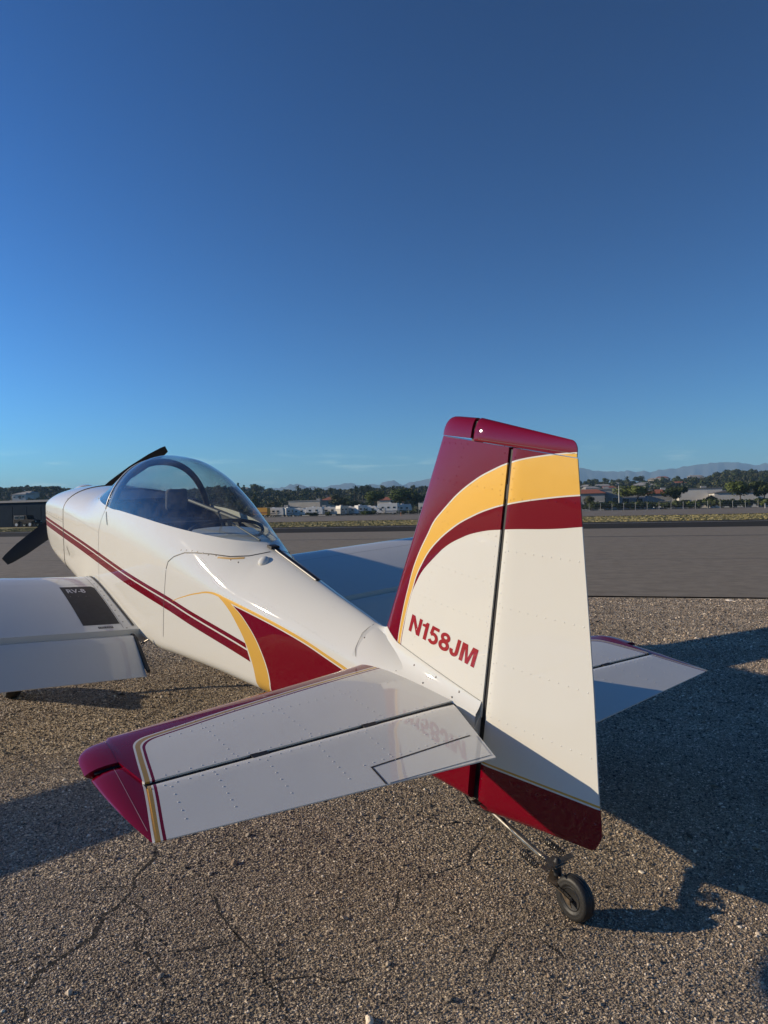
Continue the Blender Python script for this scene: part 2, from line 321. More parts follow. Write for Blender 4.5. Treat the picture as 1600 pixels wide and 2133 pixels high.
def scatter(obj, coll, picks=True):
    ng = bpy.data.node_groups.new('scatter', 'GeometryNodeTree'); ng.interface.new_socket('Geometry', in_out='INPUT', socket_type='NodeSocketGeometry'); ng.interface.new_socket('Geometry', in_out='OUTPUT', socket_type='NodeSocketGeometry')
    nd = ng.nodes; gi = nd.new('NodeGroupInput'); go = nd.new('NodeGroupOutput'); ip = nd.new('GeometryNodeInstanceOnPoints'); ci = nd.new('GeometryNodeCollectionInfo')
    ci.inputs['Collection'].default_value = coll; ci.inputs['Separate Children'].default_value = True; ci.inputs['Reset Children'].default_value = True
    def at(nm, ty): q = nd.new('GeometryNodeInputNamedAttribute'); q.data_type = ty; q.inputs[0].default_value = nm; return q
    r = at('rot', 'FLOAT_VECTOR'); s = at('scl', 'FLOAT_VECTOR'); p = at('pick', 'INT'); er = nd.new('FunctionNodeEulerToRotation'); mp_ = nd.new('GeometryNodeMeshToPoints')
    ng.links.new(gi.outputs[0], mp_.inputs['Mesh']); ng.links.new(mp_.outputs[0], ip.inputs['Points']); ng.links.new(ci.outputs[0], ip.inputs['Instance']); ip.inputs['Pick Instance'].default_value = True
    ng.links.new(p.outputs[0], ip.inputs['Instance Index']); ng.links.new(r.outputs[0], er.inputs[0]); ng.links.new(er.outputs[0], ip.inputs['Rotation']); ng.links.new(s.outputs[0], ip.inputs['Scale']); ng.links.new(ip.outputs[0], go.inputs[0])
    md = obj.modifiers.new('scatter', 'NODES'); md.node_group = ng
scatter(gr, hid)
# ================================================================== FAR SETTING
def hor(px): return 1063.85+(800-px)*math.tan(ROLL)
def height_for(px, py, dist): return CAM_H+(hor(px)-py)/F_PX*dist
ridge = smoothf([-500, 0, 60, 155, 300, 490, 560, 700, 900, 1050, 1215, 1300, 1400, 1500, 1600, 2100], [26, 28, 29.5, 26, 22, 24, 20, 19.5, 21, 22, 22, 21, 23, 27, 29, 33])
def hill_h(px, dist):
    t_ = min(max((dist-330)/420, 0), 1); t_ = t_*t_*(3-2*t_); fall = 1 if dist < 800 else max(0, 1-(dist-800)/900)
    return (ridge(px)*t_)*fall+2.5*noise.noise(Vector((px*.012, dist*.006, 0)))*t_-.1
M_hill = mat('hillside scrub', (.075, .066, .038), 1, var=.5, vs_=.02)
V = []; F = []; PX = list(range(-500, 2101, 20)); DS = [225, 300, 340, 380, 430, 480, 540, 600, 660, 720, 780, 850, 950, 1150, 1700]
for px in PX:
    for d in DS: q = col(px, d); V.append((q.x, q.y, hill_h(px, d)))
nD = len(DS)
for i in range(len(PX)-1):
    for j in range(nD-1): F.append((i*nD+j, (i+1)*nD+j, (i+1)*nD+j+1, i*nD+j+1))
hl = mesh('hills', V, F, M_hill); hl['kind'] = 'structure'
mt_top = smoothf([-600, 300, 540, 590, 610, 640, 670, 700, 727, 760, 790, 812, 838, 870, 900, 1000, 1100, 1209, 1240, 1280, 1310, 1350, 1400, 1440, 1470, 1490, 1530, 1560, 1580, 1605, 1700, 1850, 2200],
    [1052, 1040, 1020, 1015, 1009, 1012, 1015, 1010, 1006, 1012, 1008, 1001, 1008, 1002, 996, 985, 978, 975, 980, 982, 981, 982, 976, 971, 966, 963, 963, 966, 969, 965, 960, 958, 965])
M_mtn = mat('mountain rock and scrub', (.06, .068, .062), 1, var=.3, vs_=.0016)
V = []; F = []; PX = list(range(-600, 2201, 6)); RD = [5200, 5500, 5800, 6050, 6300, 6500, 6650, 6800, 6900, 7000, 7100, 7300, 7700, 8400]
for px in PX:
    for d in RD:
        q = col(px, d); top_ = height_for(px, mt_top(px), 7000)+22*noise.noise(Vector((px*.06, 0, 7)))+12*noise.noise(Vector((px*.2, 0, 3))); u = 1-abs(d-7000)/(1800 if d < 7000 else 1400); u = max(u, 0)**1.15
        rg = abs(noise.noise(Vector((px*.035, d*.0011, 5))))+.5*abs(noise.noise(Vector((px*.09, d*.003, 2)))); V.append((q.x, q.y, top_*u*(1-.8*rg*(1-u)*2.4)-.9*(1-u)))
nD = len(RD)
for i in range(len(PX)-1):
    for j in range(nD-1): F.append((i*nD+j, (i+1)*nD+j, (i+1)*nD+j+1, i*nD+j+1))
mo = mesh('mountains', V, F, M_mtn, None, True, 180); mo['kind'] = 'structure'

# ---- vegetation
def leaf_mat(name, c0, c1):
    m, t, p = newmat(name); N = NT(t); p.inputs['Roughness'].default_value = .75; p.inputs['Specular IOR Level'].default_value = .2
    oi = t.nodes.new('ShaderNodeObjectInfo'); tcn = t.nodes.new('ShaderNodeTexCoord'); n = t.nodes.new('ShaderNodeTexNoise'); n.inputs['Scale'].default_value = 2.2; n.inputs['Detail'].default_value = 3; t.links.new(tcn.outputs['Object'], n.inputs[0])
    f = N.m('MINIMUM', N.m('MAXIMUM', N.m('ADD', N.m('MULTIPLY', N.m('SUBTRACT', n.outputs[0], .35), 1.8), N.m('MULTIPLY', N.m('SUBTRACT', oi.outputs['Random'], .5), .7)), 0), 1)
    c = N.mix(f, c0, c1); t.links.new(c, p.inputs['Base Color']); return m
L_dark = leaf_mat('dark foliage', (.030, .043, .012), (.09, .105, .030)); L_mid = leaf_mat('green foliage', (.062, .088, .018), (.17, .19, .048)); L_olive = leaf_mat('olive foliage', (.045, .050, .020), (.105, .100, .045)); L_palm = leaf_mat('palm foliage', (.030, .042, .015), (.07, .08, .03))
L_oak = leaf_mat('hill foliage', (.028, .034, .014), (.105, .098, .040))
M_bark = mat('bark', (.09, .07, .05), .95, var=.3, vs_=3)
def crown_mesh(name, m, nl, q=.10, seed=0, shape='round'):
    r = random.Random(seed); V = []; F = []
    if shape == 'round': lobes = [(Vector((r.uniform(-.5, .5), r.uniform(-.5, .5), r.uniform(-.35, .5))), r.uniform(.34, .55)) for _ in range(9)]
    elif shape == 'cone': lobes = [(Vector((r.uniform(-.1, .1), r.uniform(-.1, .1), -1+2*i/9)), .48*(1-i/9.5)) for i in range(9)]
    else: lobes = [(Vector((r.uniform(-.7, .7), r.uniform(-.5, .5), r.uniform(-.15, .2))), r.uniform(.3, .5)) for _ in range(8)]
    for _ in range(nl):
        c, R = r.choice(lobes); d = Vector((r.gauss(0, 1), r.gauss(0, 1), r.gauss(0, 1))).normalized(); p = c+d*R*(r.random()**.35)
        a = (d+Vector((r.uniform(-1, 1), r.uniform(-1, 1), r.uniform(-1, 1)))*.8).normalized().orthogonal().normalized(); b = a.cross(d).normalized(); a = a*q*r.uniform(.6, 1.5); b = b*q*r.uniform(.5, 1.3); k = len(V)
        V += [p-a-b*.4, p+a*.2-b, p+a+b*.3, p-a*.3+b]; F.append((k, k+1, k+2, k+3))
    me = bpy.data.meshes.new(name); me.from_pydata(V, [], F); me.materials.append(m); return me
crowns = {k: [crown_mesh('crown', m, n_, q, i*3+j, sh) for i in range(3)] for j, (k, m, n_, q, sh) in enumerate((('mid', L_mid, 2200, .062, 'round'), ('dark', L_dark, 1800, .068, 'round'), ('olive', L_olive, 1700, .068, 'round'), ('cone', L_dark, 1500, .06, 'cone'), ('bush', L_dark, 700, .10, 'bush'), ('bushg', L_mid, 700, .10, 'bush')))}
trunk_me = None
def trunk_mesh(seed):
    r = random.Random(seed); b = MB(); b.tube([(0, 0, -.02), (.02, .01, .3), (.0, .03, .6)], [.05, .038, .03], 7)
    for k in range(5):
        a = k*1.26+r.random(); b.tube([(.01, .02, .35+.05*k), (.2*math.cos(a), .2*math.sin(a), .62+.03*k), (.33*math.cos(a), .33*math.sin(a), .82)], [.022, .014, .007], 5)
    me = bpy.data.meshes.new('trunk'); me.from_pydata(b.v, [], b.f); me.materials.append(M_bark); return me
trunks = [trunk_mesh(i) for i in range(3)]
def tree(px, py0, py1, w_px, dist, kind, label, group=None, name='tree', cat='tree'):
    """a tree whose foot stands at py1 level, top at py0; built to real size at its distance"""
    q = col(px, dist); h = (py1-py0)/F_PX*dist; wd = w_px/F_PX*dist; z0 = height_for(px, py1, dist)
    e = empty(name, (q.x, q.y, z0), random.uniform(0, 6)); tag(e, label, cat, group)
    bushy = kind.startswith('bush'); me = random.choice(crowns[kind])
    c = bpy.data.objects.new('crown', me); C.objects.link(c); c.parent = e
    lo = 0 if bushy or kind == 'cone' else .18
    c.location = (0, 0, h*(lo+(1-lo)*.5)); hz = h*(1-lo)*.5/(1.0 if kind == 'cone' else .62 if bushy else .95)
    c.scale = (wd*.5/(.5 if kind == 'cone' else .9), wd*.5/(.5 if kind == 'cone' else .9), hz)
    t_ = bpy.data.objects.new('trunk', random.choice(trunks)); C.objects.link(t_); t_.parent = e; s = h/1.0; t_.scale = (h*.55, h*.55, h*.75)
    return e
def frond_mesh(seed, n=26):
    r = random.Random(seed); V = []; F = []
    for k in range(n):
        a = 2*math.pi*k/n+r.uniform(-.2, .2); el_ = r.uniform(-.9, 1.2); d = Vector((math.cos(a)*math.cos(el_), math.sin(a)*math.cos(el_), math.sin(el_))); sidev = Vector((-math.sin(a), math.cos(a), 0)); p = Vector((0, 0, 0)); pr = []
        for i in range(6):
            wd = .17*math.sin(math.pi*(i+.6)/6.4); pr.append((p-sidev*wd+Vector((0, 0, -.05)), p, p+sidev*wd+Vector((0, 0, -.05)))); p = p+d*.21; d = (d+Vector((0, 0, -.20))).normalized()
        k0 = len(V); V += [v for t3 in pr for v in t3]
        for i in range(5):
            for j in range(2): F.append((k0+i*3+j, k0+i*3+j+1, k0+(i+1)*3+j+1, k0+(i+1)*3+j))
    me = bpy.data.meshes.new('crown'); me.from_pydata(V, [], F); me.materials.append(L_palm); return me
fronds = [frond_mesh(i) for i in range(3)]
b = MB(); b.tube([(0, 0, 0), (.1, .05, .4), (.05, .1, .8), (0, 0, 1)], [.03, .024, .02, .022], 7); ptr = bpy.data.meshes.new('trunk'); ptr.from_pydata(b.v, [], b.f); ptr.materials.append(M_bark)
def palm(px, py0, py1, dist, label, group='palm trees on the far hillside'):
    q = col(px, dist); h = (py1-py0)/F_PX*dist; z0 = height_for(px, py1, dist); e = empty('palm_tree', (q.x, q.y, z0), random.uniform(0, 6)); tag(e, label, 'palm tree', group)
    r = min(2.6, h*.3)
    c = bpy.data.objects.new('crown', random.choice(fronds)); C.objects.link(c); c.parent = e; c.location = (0, 0, h-r*.6); c.scale = (r*1.15,)*3
    t_ = bpy.data.objects.new('trunk', ptr); C.objects.link(t_); t_.parent = e; t_.scale = (8, 8, h-r*.6)
# woods that clothe the hills: nobody could count them
wc_ = bpy.data.collections.new('wood_shapes')
for i in range(6):
    me_ = crown_mesh('wood_crown', [L_oak, L_dark, L_oak, L_olive, L_dark, L_oak][i], 330, .17, 50+i, 'round'); wc_.objects.link(bpy.data.objects.new('wood_crown', me_))
pts = []; r = random.Random(5)
while len(pts) < 5200:
    px = r.uniform(-420, 2000); d = r.uniform(330, 860)
    if noise.noise(Vector((px*.02, d*.012, 4))) < -.22 and r.random() < .8: continue
    q = col(px, d); s = r.uniform(2.0, 4.2)*(1.25 if r.random() < .1 else 1); pts.append((q.x, q.y, hill_h(px, d)+s*.7, s, r.randrange(6)))
me = bpy.data.meshes.new('hillside_wood'); me.from_pydata([p_[:3] for p_ in pts], [], [])
a = me.attributes.new('rot', 'FLOAT_VECTOR', 'POINT'); a.data.foreach_set('vector', np.array([[0, 0, r.random()*6.28] for _ in pts], np.float32).ravel())
a = me.attributes.new('scl', 'FLOAT_VECTOR', 'POINT'); a.data.foreach_set('vector', np.array([[p_[3]*.9, p_[3]*.9, p_[3]*r.uniform(.7, 1.15)] for p_ in pts], np.float32).ravel())
a = me.attributes.new('pick', 'INT', 'POINT'); a.data.foreach_set('value', np.array([p_[4] for p_ in pts], np.int32))
wo = bpy.data.objects.new('hillside_wood', me); C.objects.link(wo); tag(wo, 'dense dark scrub oak wood covering the low hills behind the airfield', 'wood', kind='stuff'); scatter(wo, wc_)
# grass tufts along the verge
V = []; F = []; r = random.Random(9)
for _ in range(26000):
    u = r.uniform(-75, 75); n_ = 60.8+31*r.random()**1.2; p = Vector(uv(u, n_, .02)); a = r.uniform(0, 6.28); h = r.uniform(.02, .06)*(1.6 if r.random() < .05 else 1); wd = r.uniform(.06, .2); dx = Vector((math.cos(a), math.sin(a), 0))*wd; k = len(V)
    V += [p-dx, p+dx, p+dx*.4+Vector((r.uniform(-.05, .05), 0, h)), p-dx*.5+Vector((0, r.uniform(-.05, .05), h*.8))]; F.append((k, k+1, k+2, k+3))
tf = mesh('grass', V, F, leaf_mat('verge tufts', (.22, .195, .085), (.33, .28, .135)), None, False); tag(tf, 'dry yellow green grass tufts on the verge beyond the runway', 'grass', kind='stuff')

# individual trees (px, top, foot, width px, distance, kind, label)
TR = [
 (1330, 1009, 1053, 84, 222, 'mid', 'broad green tree in front of the tiled store building, right of the tall lamp post'),
 (1407, 1010, 1052, 54, 224, 'dark', 'dark round tree between the tiled roof and the long white warehouse'),
 (1543, 997, 1049, 60, 214, 'mid', 'tall forked green tree before the gabled end of the white warehouse'),
 (1592, 997, 1050, 56, 212, 'dark', 'dark green tree at the right end of the fence'),
 (1228, 1032, 1060, 26, 225, 'olive', 'small yellowish tree just right of the airplane rudder'),
 (1268, 1042, 1062, 22, 226, 'olive', 'thin olive shrub tree left of the lamp post'),
 (1484, 1030, 1052, 30, 226, 'olive', 'sparse small tree in front of the white warehouse wall'),
 (712, 1028, 1066, 52, 300, 'olive', 'olive green tree left of the airplane fin behind the trailers'),
 (782, 1020, 1064, 54, 292, 'mid', 'taller green tree behind the middle trailers'),
 (840, 1016, 1066, 76, 285, 'mid', 'broad green tree behind the big white motorhome'),
 (868, 1022, 1066, 40, 280, 'dark', 'dark tree at the end of the trailer row beside the airplane fin'),
 (735, 1040, 1062, 30, 290, 'dark', 'low dark tree between the olive tree and the taller green tree'),
 (565, 1043, 1066, 36, 300, 'olive', 'bushy olive tree behind the yellow trailer'),
 (530, 1025, 1062, 26, 330, 'cone', 'dark pointed cypress above the airplane canopy tail'),
 (496, 1003, 1042, 22, 620, 'cone', 'tall cypress pair on the ridge, left one'),
 (510, 1008, 1042, 20, 625, 'cone', 'tall cypress on the ridge, right one of the close pair'),
 (538, 1006, 1036, 34, 640, 'dark', 'rounded dark pine on the ridge above the yellow trailer'),
 (560, 1015, 1036, 26, 640, 'dark', 'smaller rounded tree on the ridge right of the dark pine'),
 (762, 1008, 1036, 28, 560, 'dark', 'tall dark tree sticking out of the ridge above the trailers'),
 (115, 1011, 1030, 30, 560, 'dark', 'highest tree on the ridge over the grey hangar'),
 (145, 1016, 1032, 24, 560, 'cone', 'pointed tree on the ridge just left of the engine cowl'),
 (30, 1014, 1032, 34, 580, 'dark', 'wide dark tree on the ridge at the left edge'),
 (1240, 996, 1016, 22, 690, 'dark', 'round tree on the right ridge next to the rudder top'),
 (1265, 994, 1014, 18, 690, 'dark', 'narrow tree on the right ridge under the mountains'),
 (1332, 990, 1012, 24, 690, 'dark', 'domed tree on the right ridge above the broad green tree'),
]
for a in TR: tree(*a)
ORD = 'first second third fourth fifth sixth seventh eighth ninth tenth eleventh twelfth thirteenth fourteenth fifteenth sixteenth seventeenth eighteenth nineteenth twentieth twenty-first twenty-second twenty-third twenty-fourth twenty-fifth twenty-sixth'.split()
for px, py0, d in sorted(((600, 1030, 430), (622, 1012, 560), (660, 1016, 520), (690, 1018, 480), (742, 1014, 470), (756, 1018, 460), (800, 1016, 470), (820, 1012, 500), (892, 1016, 470), (906, 1020, 470), (776, 1020, 430), (1232, 1006, 560), (1308, 994, 620), (1366, 998, 560), (1382, 1002, 540), (1440, 1000, 520), (1470, 1004, 500), (1497, 1000, 480), (1530, 990, 520), (1566, 988, 520), (1590, 990, 540), (1424, 1004, 500), (1350, 1004, 520))):
    h = random.uniform(9, 14); n_p = globals().get('n_p', 0)+1; side_ = ('between the canopy and the fin' if px < 1000 else 'to the right of the rudder'); palm(px, py0, py0+h/d*F_PX, d, 'slim palm above the woods, %s from the left %s' % (ORD[(n_p-1) if px < 1000 else (n_p-12)], side_))
# hedge in front of the warehouses
for i in range(26):
    px = 1216+i*15.2+random.uniform(-3, 3); w_ = random.uniform(16, 30)
    tree(px, hor(px)-8.5+random.uniform(-3, 3)-(4 if i in (13, 17) else 0), hor(px)+9.4, w_, 207+random.uniform(-3, 3), 'bush' if random.random() < .75 else 'bushg', 'rounded shrub of the hedge behind the wire fence, %s from the rudder' % ORD[i], 'hedge shrubs behind the fence', 'shrub', 'shrub')
for px, w_ in ((650, 26), (683, 12), (757, 24), (775, 20), (842, 30), (866, 30), (858, 26)):
    tree(px, hor(px)-1.5+random.uniform(-1, 2), hor(px)+8.8, w_, 236, 'bushg' if px == 757 else 'bush', {650: 'low dark bush in front of the trailer by the cream warehouse', 683: 'tiny dark bush under the wedge nosed trailer', 757: 'low yellow green bush in front of the middle trailers', 775: 'dark bush just right of the yellow green bush', 842: 'low dark bush just right of the big motorhome', 866: 'rightmost low dark bush by the trailers, next to the fin', 858: 'dark bush second from the fin by the trailer row'}[px], None if px == 757 else 'bushes by the trailers', 'bush', 'bush')

# ---- buildings
M_cream = mat('cream stucco', (.50, .45, .37), .9, var=.08, vs_=.3); M_wwall = mat('white wall', (.55, .53, .48), .9, var=.08, vs_=.3); M_gwall = mat('grey wall', (.30, .30, .29), .9, var=.1, vs_=.3)
M_tile = mat('roof tile', (.27, .085, .045), .9, var=.3, vs_=3); M_flat = mat('flat roof', (.30, .29, .27), .9); M_win = mat('dark window', (.02, .025, .03), .15); M_door = mat('dark door', (.05, .05, .05), .6); M_trim = mat('trim', (.6, .58, .54), .7)
ANG = math.atan2(-.2720, .9623)      # everything on the field is laid out along the runway
def facing(e, rz): e.rotation_euler = (0, 0, rz); return e
def building(name, pxa, pxb, dist, top_px, label, wall=M_wwall, roof='flat', rz=ANG, depth=22, nwin=5, cat='building', doors=1, roofmat=None, base_px=None, z0=None, panels=0, tileband=False, winz=.45):
    pm = (pxa+pxb)/2; c = col(pm, dist); L = (pxb-pxa)/F_PX*dist/max(.3, math.cos(rz)); z0 = 0 if z0 is None else z0; H = height_for(pm, top_px, dist)-z0
    e = empty(name, (c.x, c.y, z0)); facing(e, rz); tag(e, label, cat)
    b = MB(); b.box((0, depth/2, H/2-1), (L, depth, H+2-(.0 if roof == 'flat' else 0))); b.build('wall', wall, e, False)
    if roof == 'flat':
        b = MB(); b.box((0, depth/2, H+.15), (L+.5, depth+.5, .32)); b.build('roof', roofmat or M_flat, e, False)
        b = MB(); b.box((L*.2, depth*.5, H+.7), (1.8, 1.8, .9)); b.build('roof_vent', M_gwall, e, False)
    elif roof == 'gable':
        rh = L*.10; b = MB(); V = [(-L/2-.4, -.4, H), (L/2+.4, -.4, H), (0, -.4, H+rh), (-L/2-.4, depth+.4, H), (L/2+.4, depth+.4, H), (0, depth+.4, H+rh)]; b.add(V, [(0, 1, 2), (3, 5, 4), (0, 2, 5, 3), (1, 4, 5, 2), (0, 3, 4, 1)]); b.build('roof', roofmat or M_flat, e, False)
    else:
        rh = min(2.2, depth*.16); o_ = .5; V = [(-L/2-o_, -o_, H), (L/2+o_, -o_, H), (L/2+o_, depth+o_, H), (-L/2-o_, depth+o_, H), (-L/2+rh*1.6, depth/2, H+rh), (L/2-rh*1.6, depth/2, H+rh)]; b = MB(); b.add(V, [(0, 1, 5, 4), (1, 2, 5), (2, 3, 4, 5), (3, 0, 4), (0, 3, 2, 1)]); b.build('roof', roofmat or M_tile, e, False)
    if tileband:
        b = MB(); b.prism([(0, 0), (0, 0)], 0, 0) if False else None
        V = [(-L/2, -1.6, H*.62), (L/2, -1.6, H*.62), (L/2, -.05, H*1.0), (-L/2, -.05, H*1.0), (-L/2, -.05, H*.58), (L/2, -.05, H*.58)]; b.add(V, [(0, 1, 2, 3), (0, 4, 5, 1), (0, 3, 4), (1, 5, 2)]); b.build('tiled_canopy', M_tile, e, False)
    for i in range(nwin):
        x = -L/2+L*(i+.5)/nwin; ww = min(2.2, L/nwin*.5)
        b = MB(); b.box((x, -.03, H*winz), (ww+.25, .12, H*.26+.2)); fr_ = b.build('window', M_trim, e, False); b = MB(); b.box((x, -.08, H*winz), (ww, .08, H*.26)); b.build('pane', M_win, fr_, False)
    for i in range(doors):
        x = -L/2+L*(i+1)/(doors+1); b = MB(); b.box((x+.9, -.05, 1.15), (1.8, .12, 2.3)); b.build('door', M_door, e, False)
    for i in range(panels):
        x = -L/2+L*(i+.5)/panels; b = MB(); b.box((x, -.06, H*.42), (L/panels-.10, .14, H*.80)); b.build('door_panel', wall, e, False)
    return e
hg_c = mat('hangar blue grey steel', (.020, .033, .050), .85, spec=.05, var=.12, vs_=.8)
hg = building('hangar', -110, 165, 113, 1047, 'long low blue grey steel hangar with pale flat roof edge at the left', hg_c, 'flat', ANG, 16, 0, doors=0, roofmat=mat('hangar roof', (.34, .335, .33), .8), panels=8)
building('warehouse', 1196, 1292, 234, 1020, 'grey store building with a red tiled canopy seen left of the lamp post', M_gwall, 'flat', ANG, 20, 4, tileband=False)
building('shop', 1200, 1258, 230, 1028, 'low shop front with red tiled mansard roof beside the rudder', M_gwall, 'hip', ANG, 9, 4, winz=.35)
building('shop', 1352, 1396, 231, 1028, 'low shop front with red tiled mansard roof between two round trees', M_gwall, 'hip', ANG, 9, 3, winz=.35)
building('warehouse', 1296, 1425, 250, 1022, 'grey warehouse half hidden behind the broad green trees', M_gwall, 'flat', ANG, 22, 5)
building('warehouse', 1420, 1500, 240, 1018, 'long white warehouse with flat dark roof edge right of the dark round tree', M_wwall, 'flat', ANG, 24, 3, doors=2, roofmat=mat('dark roof', (.12, .12, .12), .8), winz=.3)
building('warehouse', 1494, 1574, 228, 1026, 'white gabled warehouse behind the forked green tree at the right', M_wwall, 'gable', ANG, 24, 3, doors=2, roofmat=mat('dark roof 2', (.14, .13, .12), .8), winz=.35)
building('warehouse', 1585, 1700, 240, 1024, 'pale warehouse running out of view behind the last tree on the right', M_wwall, 'flat', ANG, 24, 3)
building('warehouse', 600, 668, 300, 1044, 'flat roofed cream warehouse rising behind the parked trailers', M_cream, 'flat', ANG, 20, 0, doors=0)
building('warehouse', 548, 602, 292, 1058, 'low cream building behind the yellow trailer', M_cream, 'flat', ANG, 12, 2, doors=1)
building('wall_building', 600, 700, 288, 1058.5, 'long low cream wall of sheds behind the white trailers', M_cream, 'flat', ANG, 8, 6, doors=1)
building('house', 668, 702, 330, 1042, 'house with a red tiled hip roof behind the trailers', M_cream, 'hip', ANG, 10, 3)
building('house', 786, 814, 340, 1042, 'house with a red tiled roof between the green trees behind the trailers', M_cream, 'hip', ANG, 10, 3)
building('house', 872, 905, 320, 1046, 'white walled house just left of the airplane fin', M_wwall, 'flat', ANG, 10, 2)
HS = [(40, 1030, 500), (52, 1027, 520), (507, 1018, 640), (1222, 1013, 560), (1236, 1017, 500), (1256, 1012, 560), (1272, 1016, 520), (1332, 1011, 560), (1342, 1008, 600), (1368, 1011, 560), (1368, 998, 690), (1381, 995, 700), (1452, 992, 700), (1458, 995, 690), (1415, 1006, 600), (1500, 1000, 640), (1548, 994, 700), (1287, 1008, 620)]
HLAB = ['left of two above the grey hangar', 'right of two above the grey hangar', 'between the cypresses above the canopy', 'nearest to the rudder, upper one', 'nearest to the rudder, lower one', 'third from the rudder', 'fourth from the rudder, above the lamp post', 'above the broad green tree, right one of a pair', 'above the broad green tree, highest one', 'above the tiled shop, lower one', 'on the ridge above the tiled shop, left one', 'on the ridge above the tiled shop, right one', 'on the ridge above the white warehouse, left one', 'on the ridge above the white warehouse, right one', 'above the dark round tree', 'above the gabled warehouse', 'highest one near the right edge', 'just right of the lamp post']
for i, (px, py, d) in enumerate(HS):
    hz = height_for(px, py, d); z0 = hz-3.2; W_ = random.uniform(8, 13)
    e = building('house', px-W_/2/d*F_PX, px+W_/2/d*F_PX, d, py, 'small pale hillside house ' + HLAB[i], random.choice((M_cream, M_wwall)), 'hip', ANG+random.uniform(-.3, .3), 9, 3, z0=z0, roofmat=random.choice((M_flat, M_tile, M_flat, M_flat, M_flat))); e['group'] = 'houses on the far hillside'

# ---- fence and lamp
fe = empty('wire_fence'); tag(fe, 'wire mesh fence with thin steel posts along the far side of the airfield', 'fence')
M_post = mat('galvanised', (.42, .41, .39), .5, .4)
for i in range(60):
    q = uv(-52+i*2.95, 200); b_ = MB()
    if i == 0: b_.tube([(0, 0, -.1), (0, 0, 1.95)], .045, 6); b_.tube([(0, 0, 1.9), (.0, -.22, 2.15)], .03, 5); pm_ = b_.build('post', M_post, fe); pm_.location = q
    else: o = bpy.data.objects.new('post', pm_.data); C.objects.link(o); o.parent = fe; o.location = q
b = MB(); 
for z in (.08, .5, .95, 1.4, 1.85): b.tube([uv(-52, 200, z), uv(122, 200, z)], .012, 4)
b.build('fence_wire', M_post, fe)['kind'] = 'stuff'
def lamp(px, top, dist, label):
    q = col(px, dist); H = height_for(px, top, dist); e = empty('street_lamp', (q.x, q.y, 0)); tag(e, label, 'street lamp')
    b = MB(); b.tube([(0, 0, 0), (0, 0, H)], [.16, .09], 8); b.build('pole', mat('lamp pole', (.55, .54, .5), .5), e); b = MB(); b.box((-.35, 0, H+.05), (1.0, .32, .16)); b.build('lamp_head', mat('lamp head', (.4, .4, .38), .5), e, False)
lamp(1290, 1010, 206, 'tall pale lamp post standing before the grey store building right of the rudder')
# ---- verge marker
for px, d in ((1594, 150), (835, 160)):
    q = col(px, d); e = empty('marker_post', (q.x, q.y, .05)); tag(e, 'small white marker post on the gravel verge at the right edge' if px > 900 else 'small orange marker post on the gravel verge left of the fin', 'marker post')
    b = MB(); b.tube([(0, 0, 0), (0, 0, .9)], .07, 6); b.build('stake', M_trim if px > 900 else mat('orange', (.5, .2, .08), .7), e); b = MB(); b.box((0, 0, .95), (.3, .05, .22)); b.build('marker_plate', M_trim, e, False)

# ---- vehicles
M_tyre = mat('tyre', (.02, .02, .02), .8); M_rvw = mat('trailer white', (.62, .61, .58), .4); M_rvc = mat('trailer cream', (.5, .46, .38), .4); M_stripe = mat('trailer stripe', (.16, .17, .2), .4); M_stripe2 = mat('trailer stripe tan', (.3, .2, .13), .4); M_rim = mat('rim', (.4, .4, .4), .4, .6)
def wheel(parent, x, y, r, w_=.22):
    b = MB(); b.lathe([(-w_/2, r*.6), (-w_/2, r*.95), (-w_/4, r), (w_/4, r), (w_/2, r*.95), (w_/2, r*.6)], (x, y, r), (0, 1, 0), 18); o = b.build('wheel', M_tyre, parent); b = MB(); b.lathe([(-w_/2-.01, r*.58), (w_/2+.01, r*.58)], (x, y, r), (0, 1, 0), 12); b.build('rim', M_rim, o)
def bevel(o, w_=.08): md = o.modifiers.new('b', 'BEVEL'); md.width = w_; md.segments = 2; return o
def win(parent, x, z, w_, h, y, name='window'):
    b = MB(); b.box((x, y, z), (w_+.08, .05, h+.08)); f = b.build(name, M_rim, parent, False); b = MB(); b.box((x, y-.02 if y < 0 else y+.02, z), (w_, .04, h)); b.build('pane', M_win, f, False)
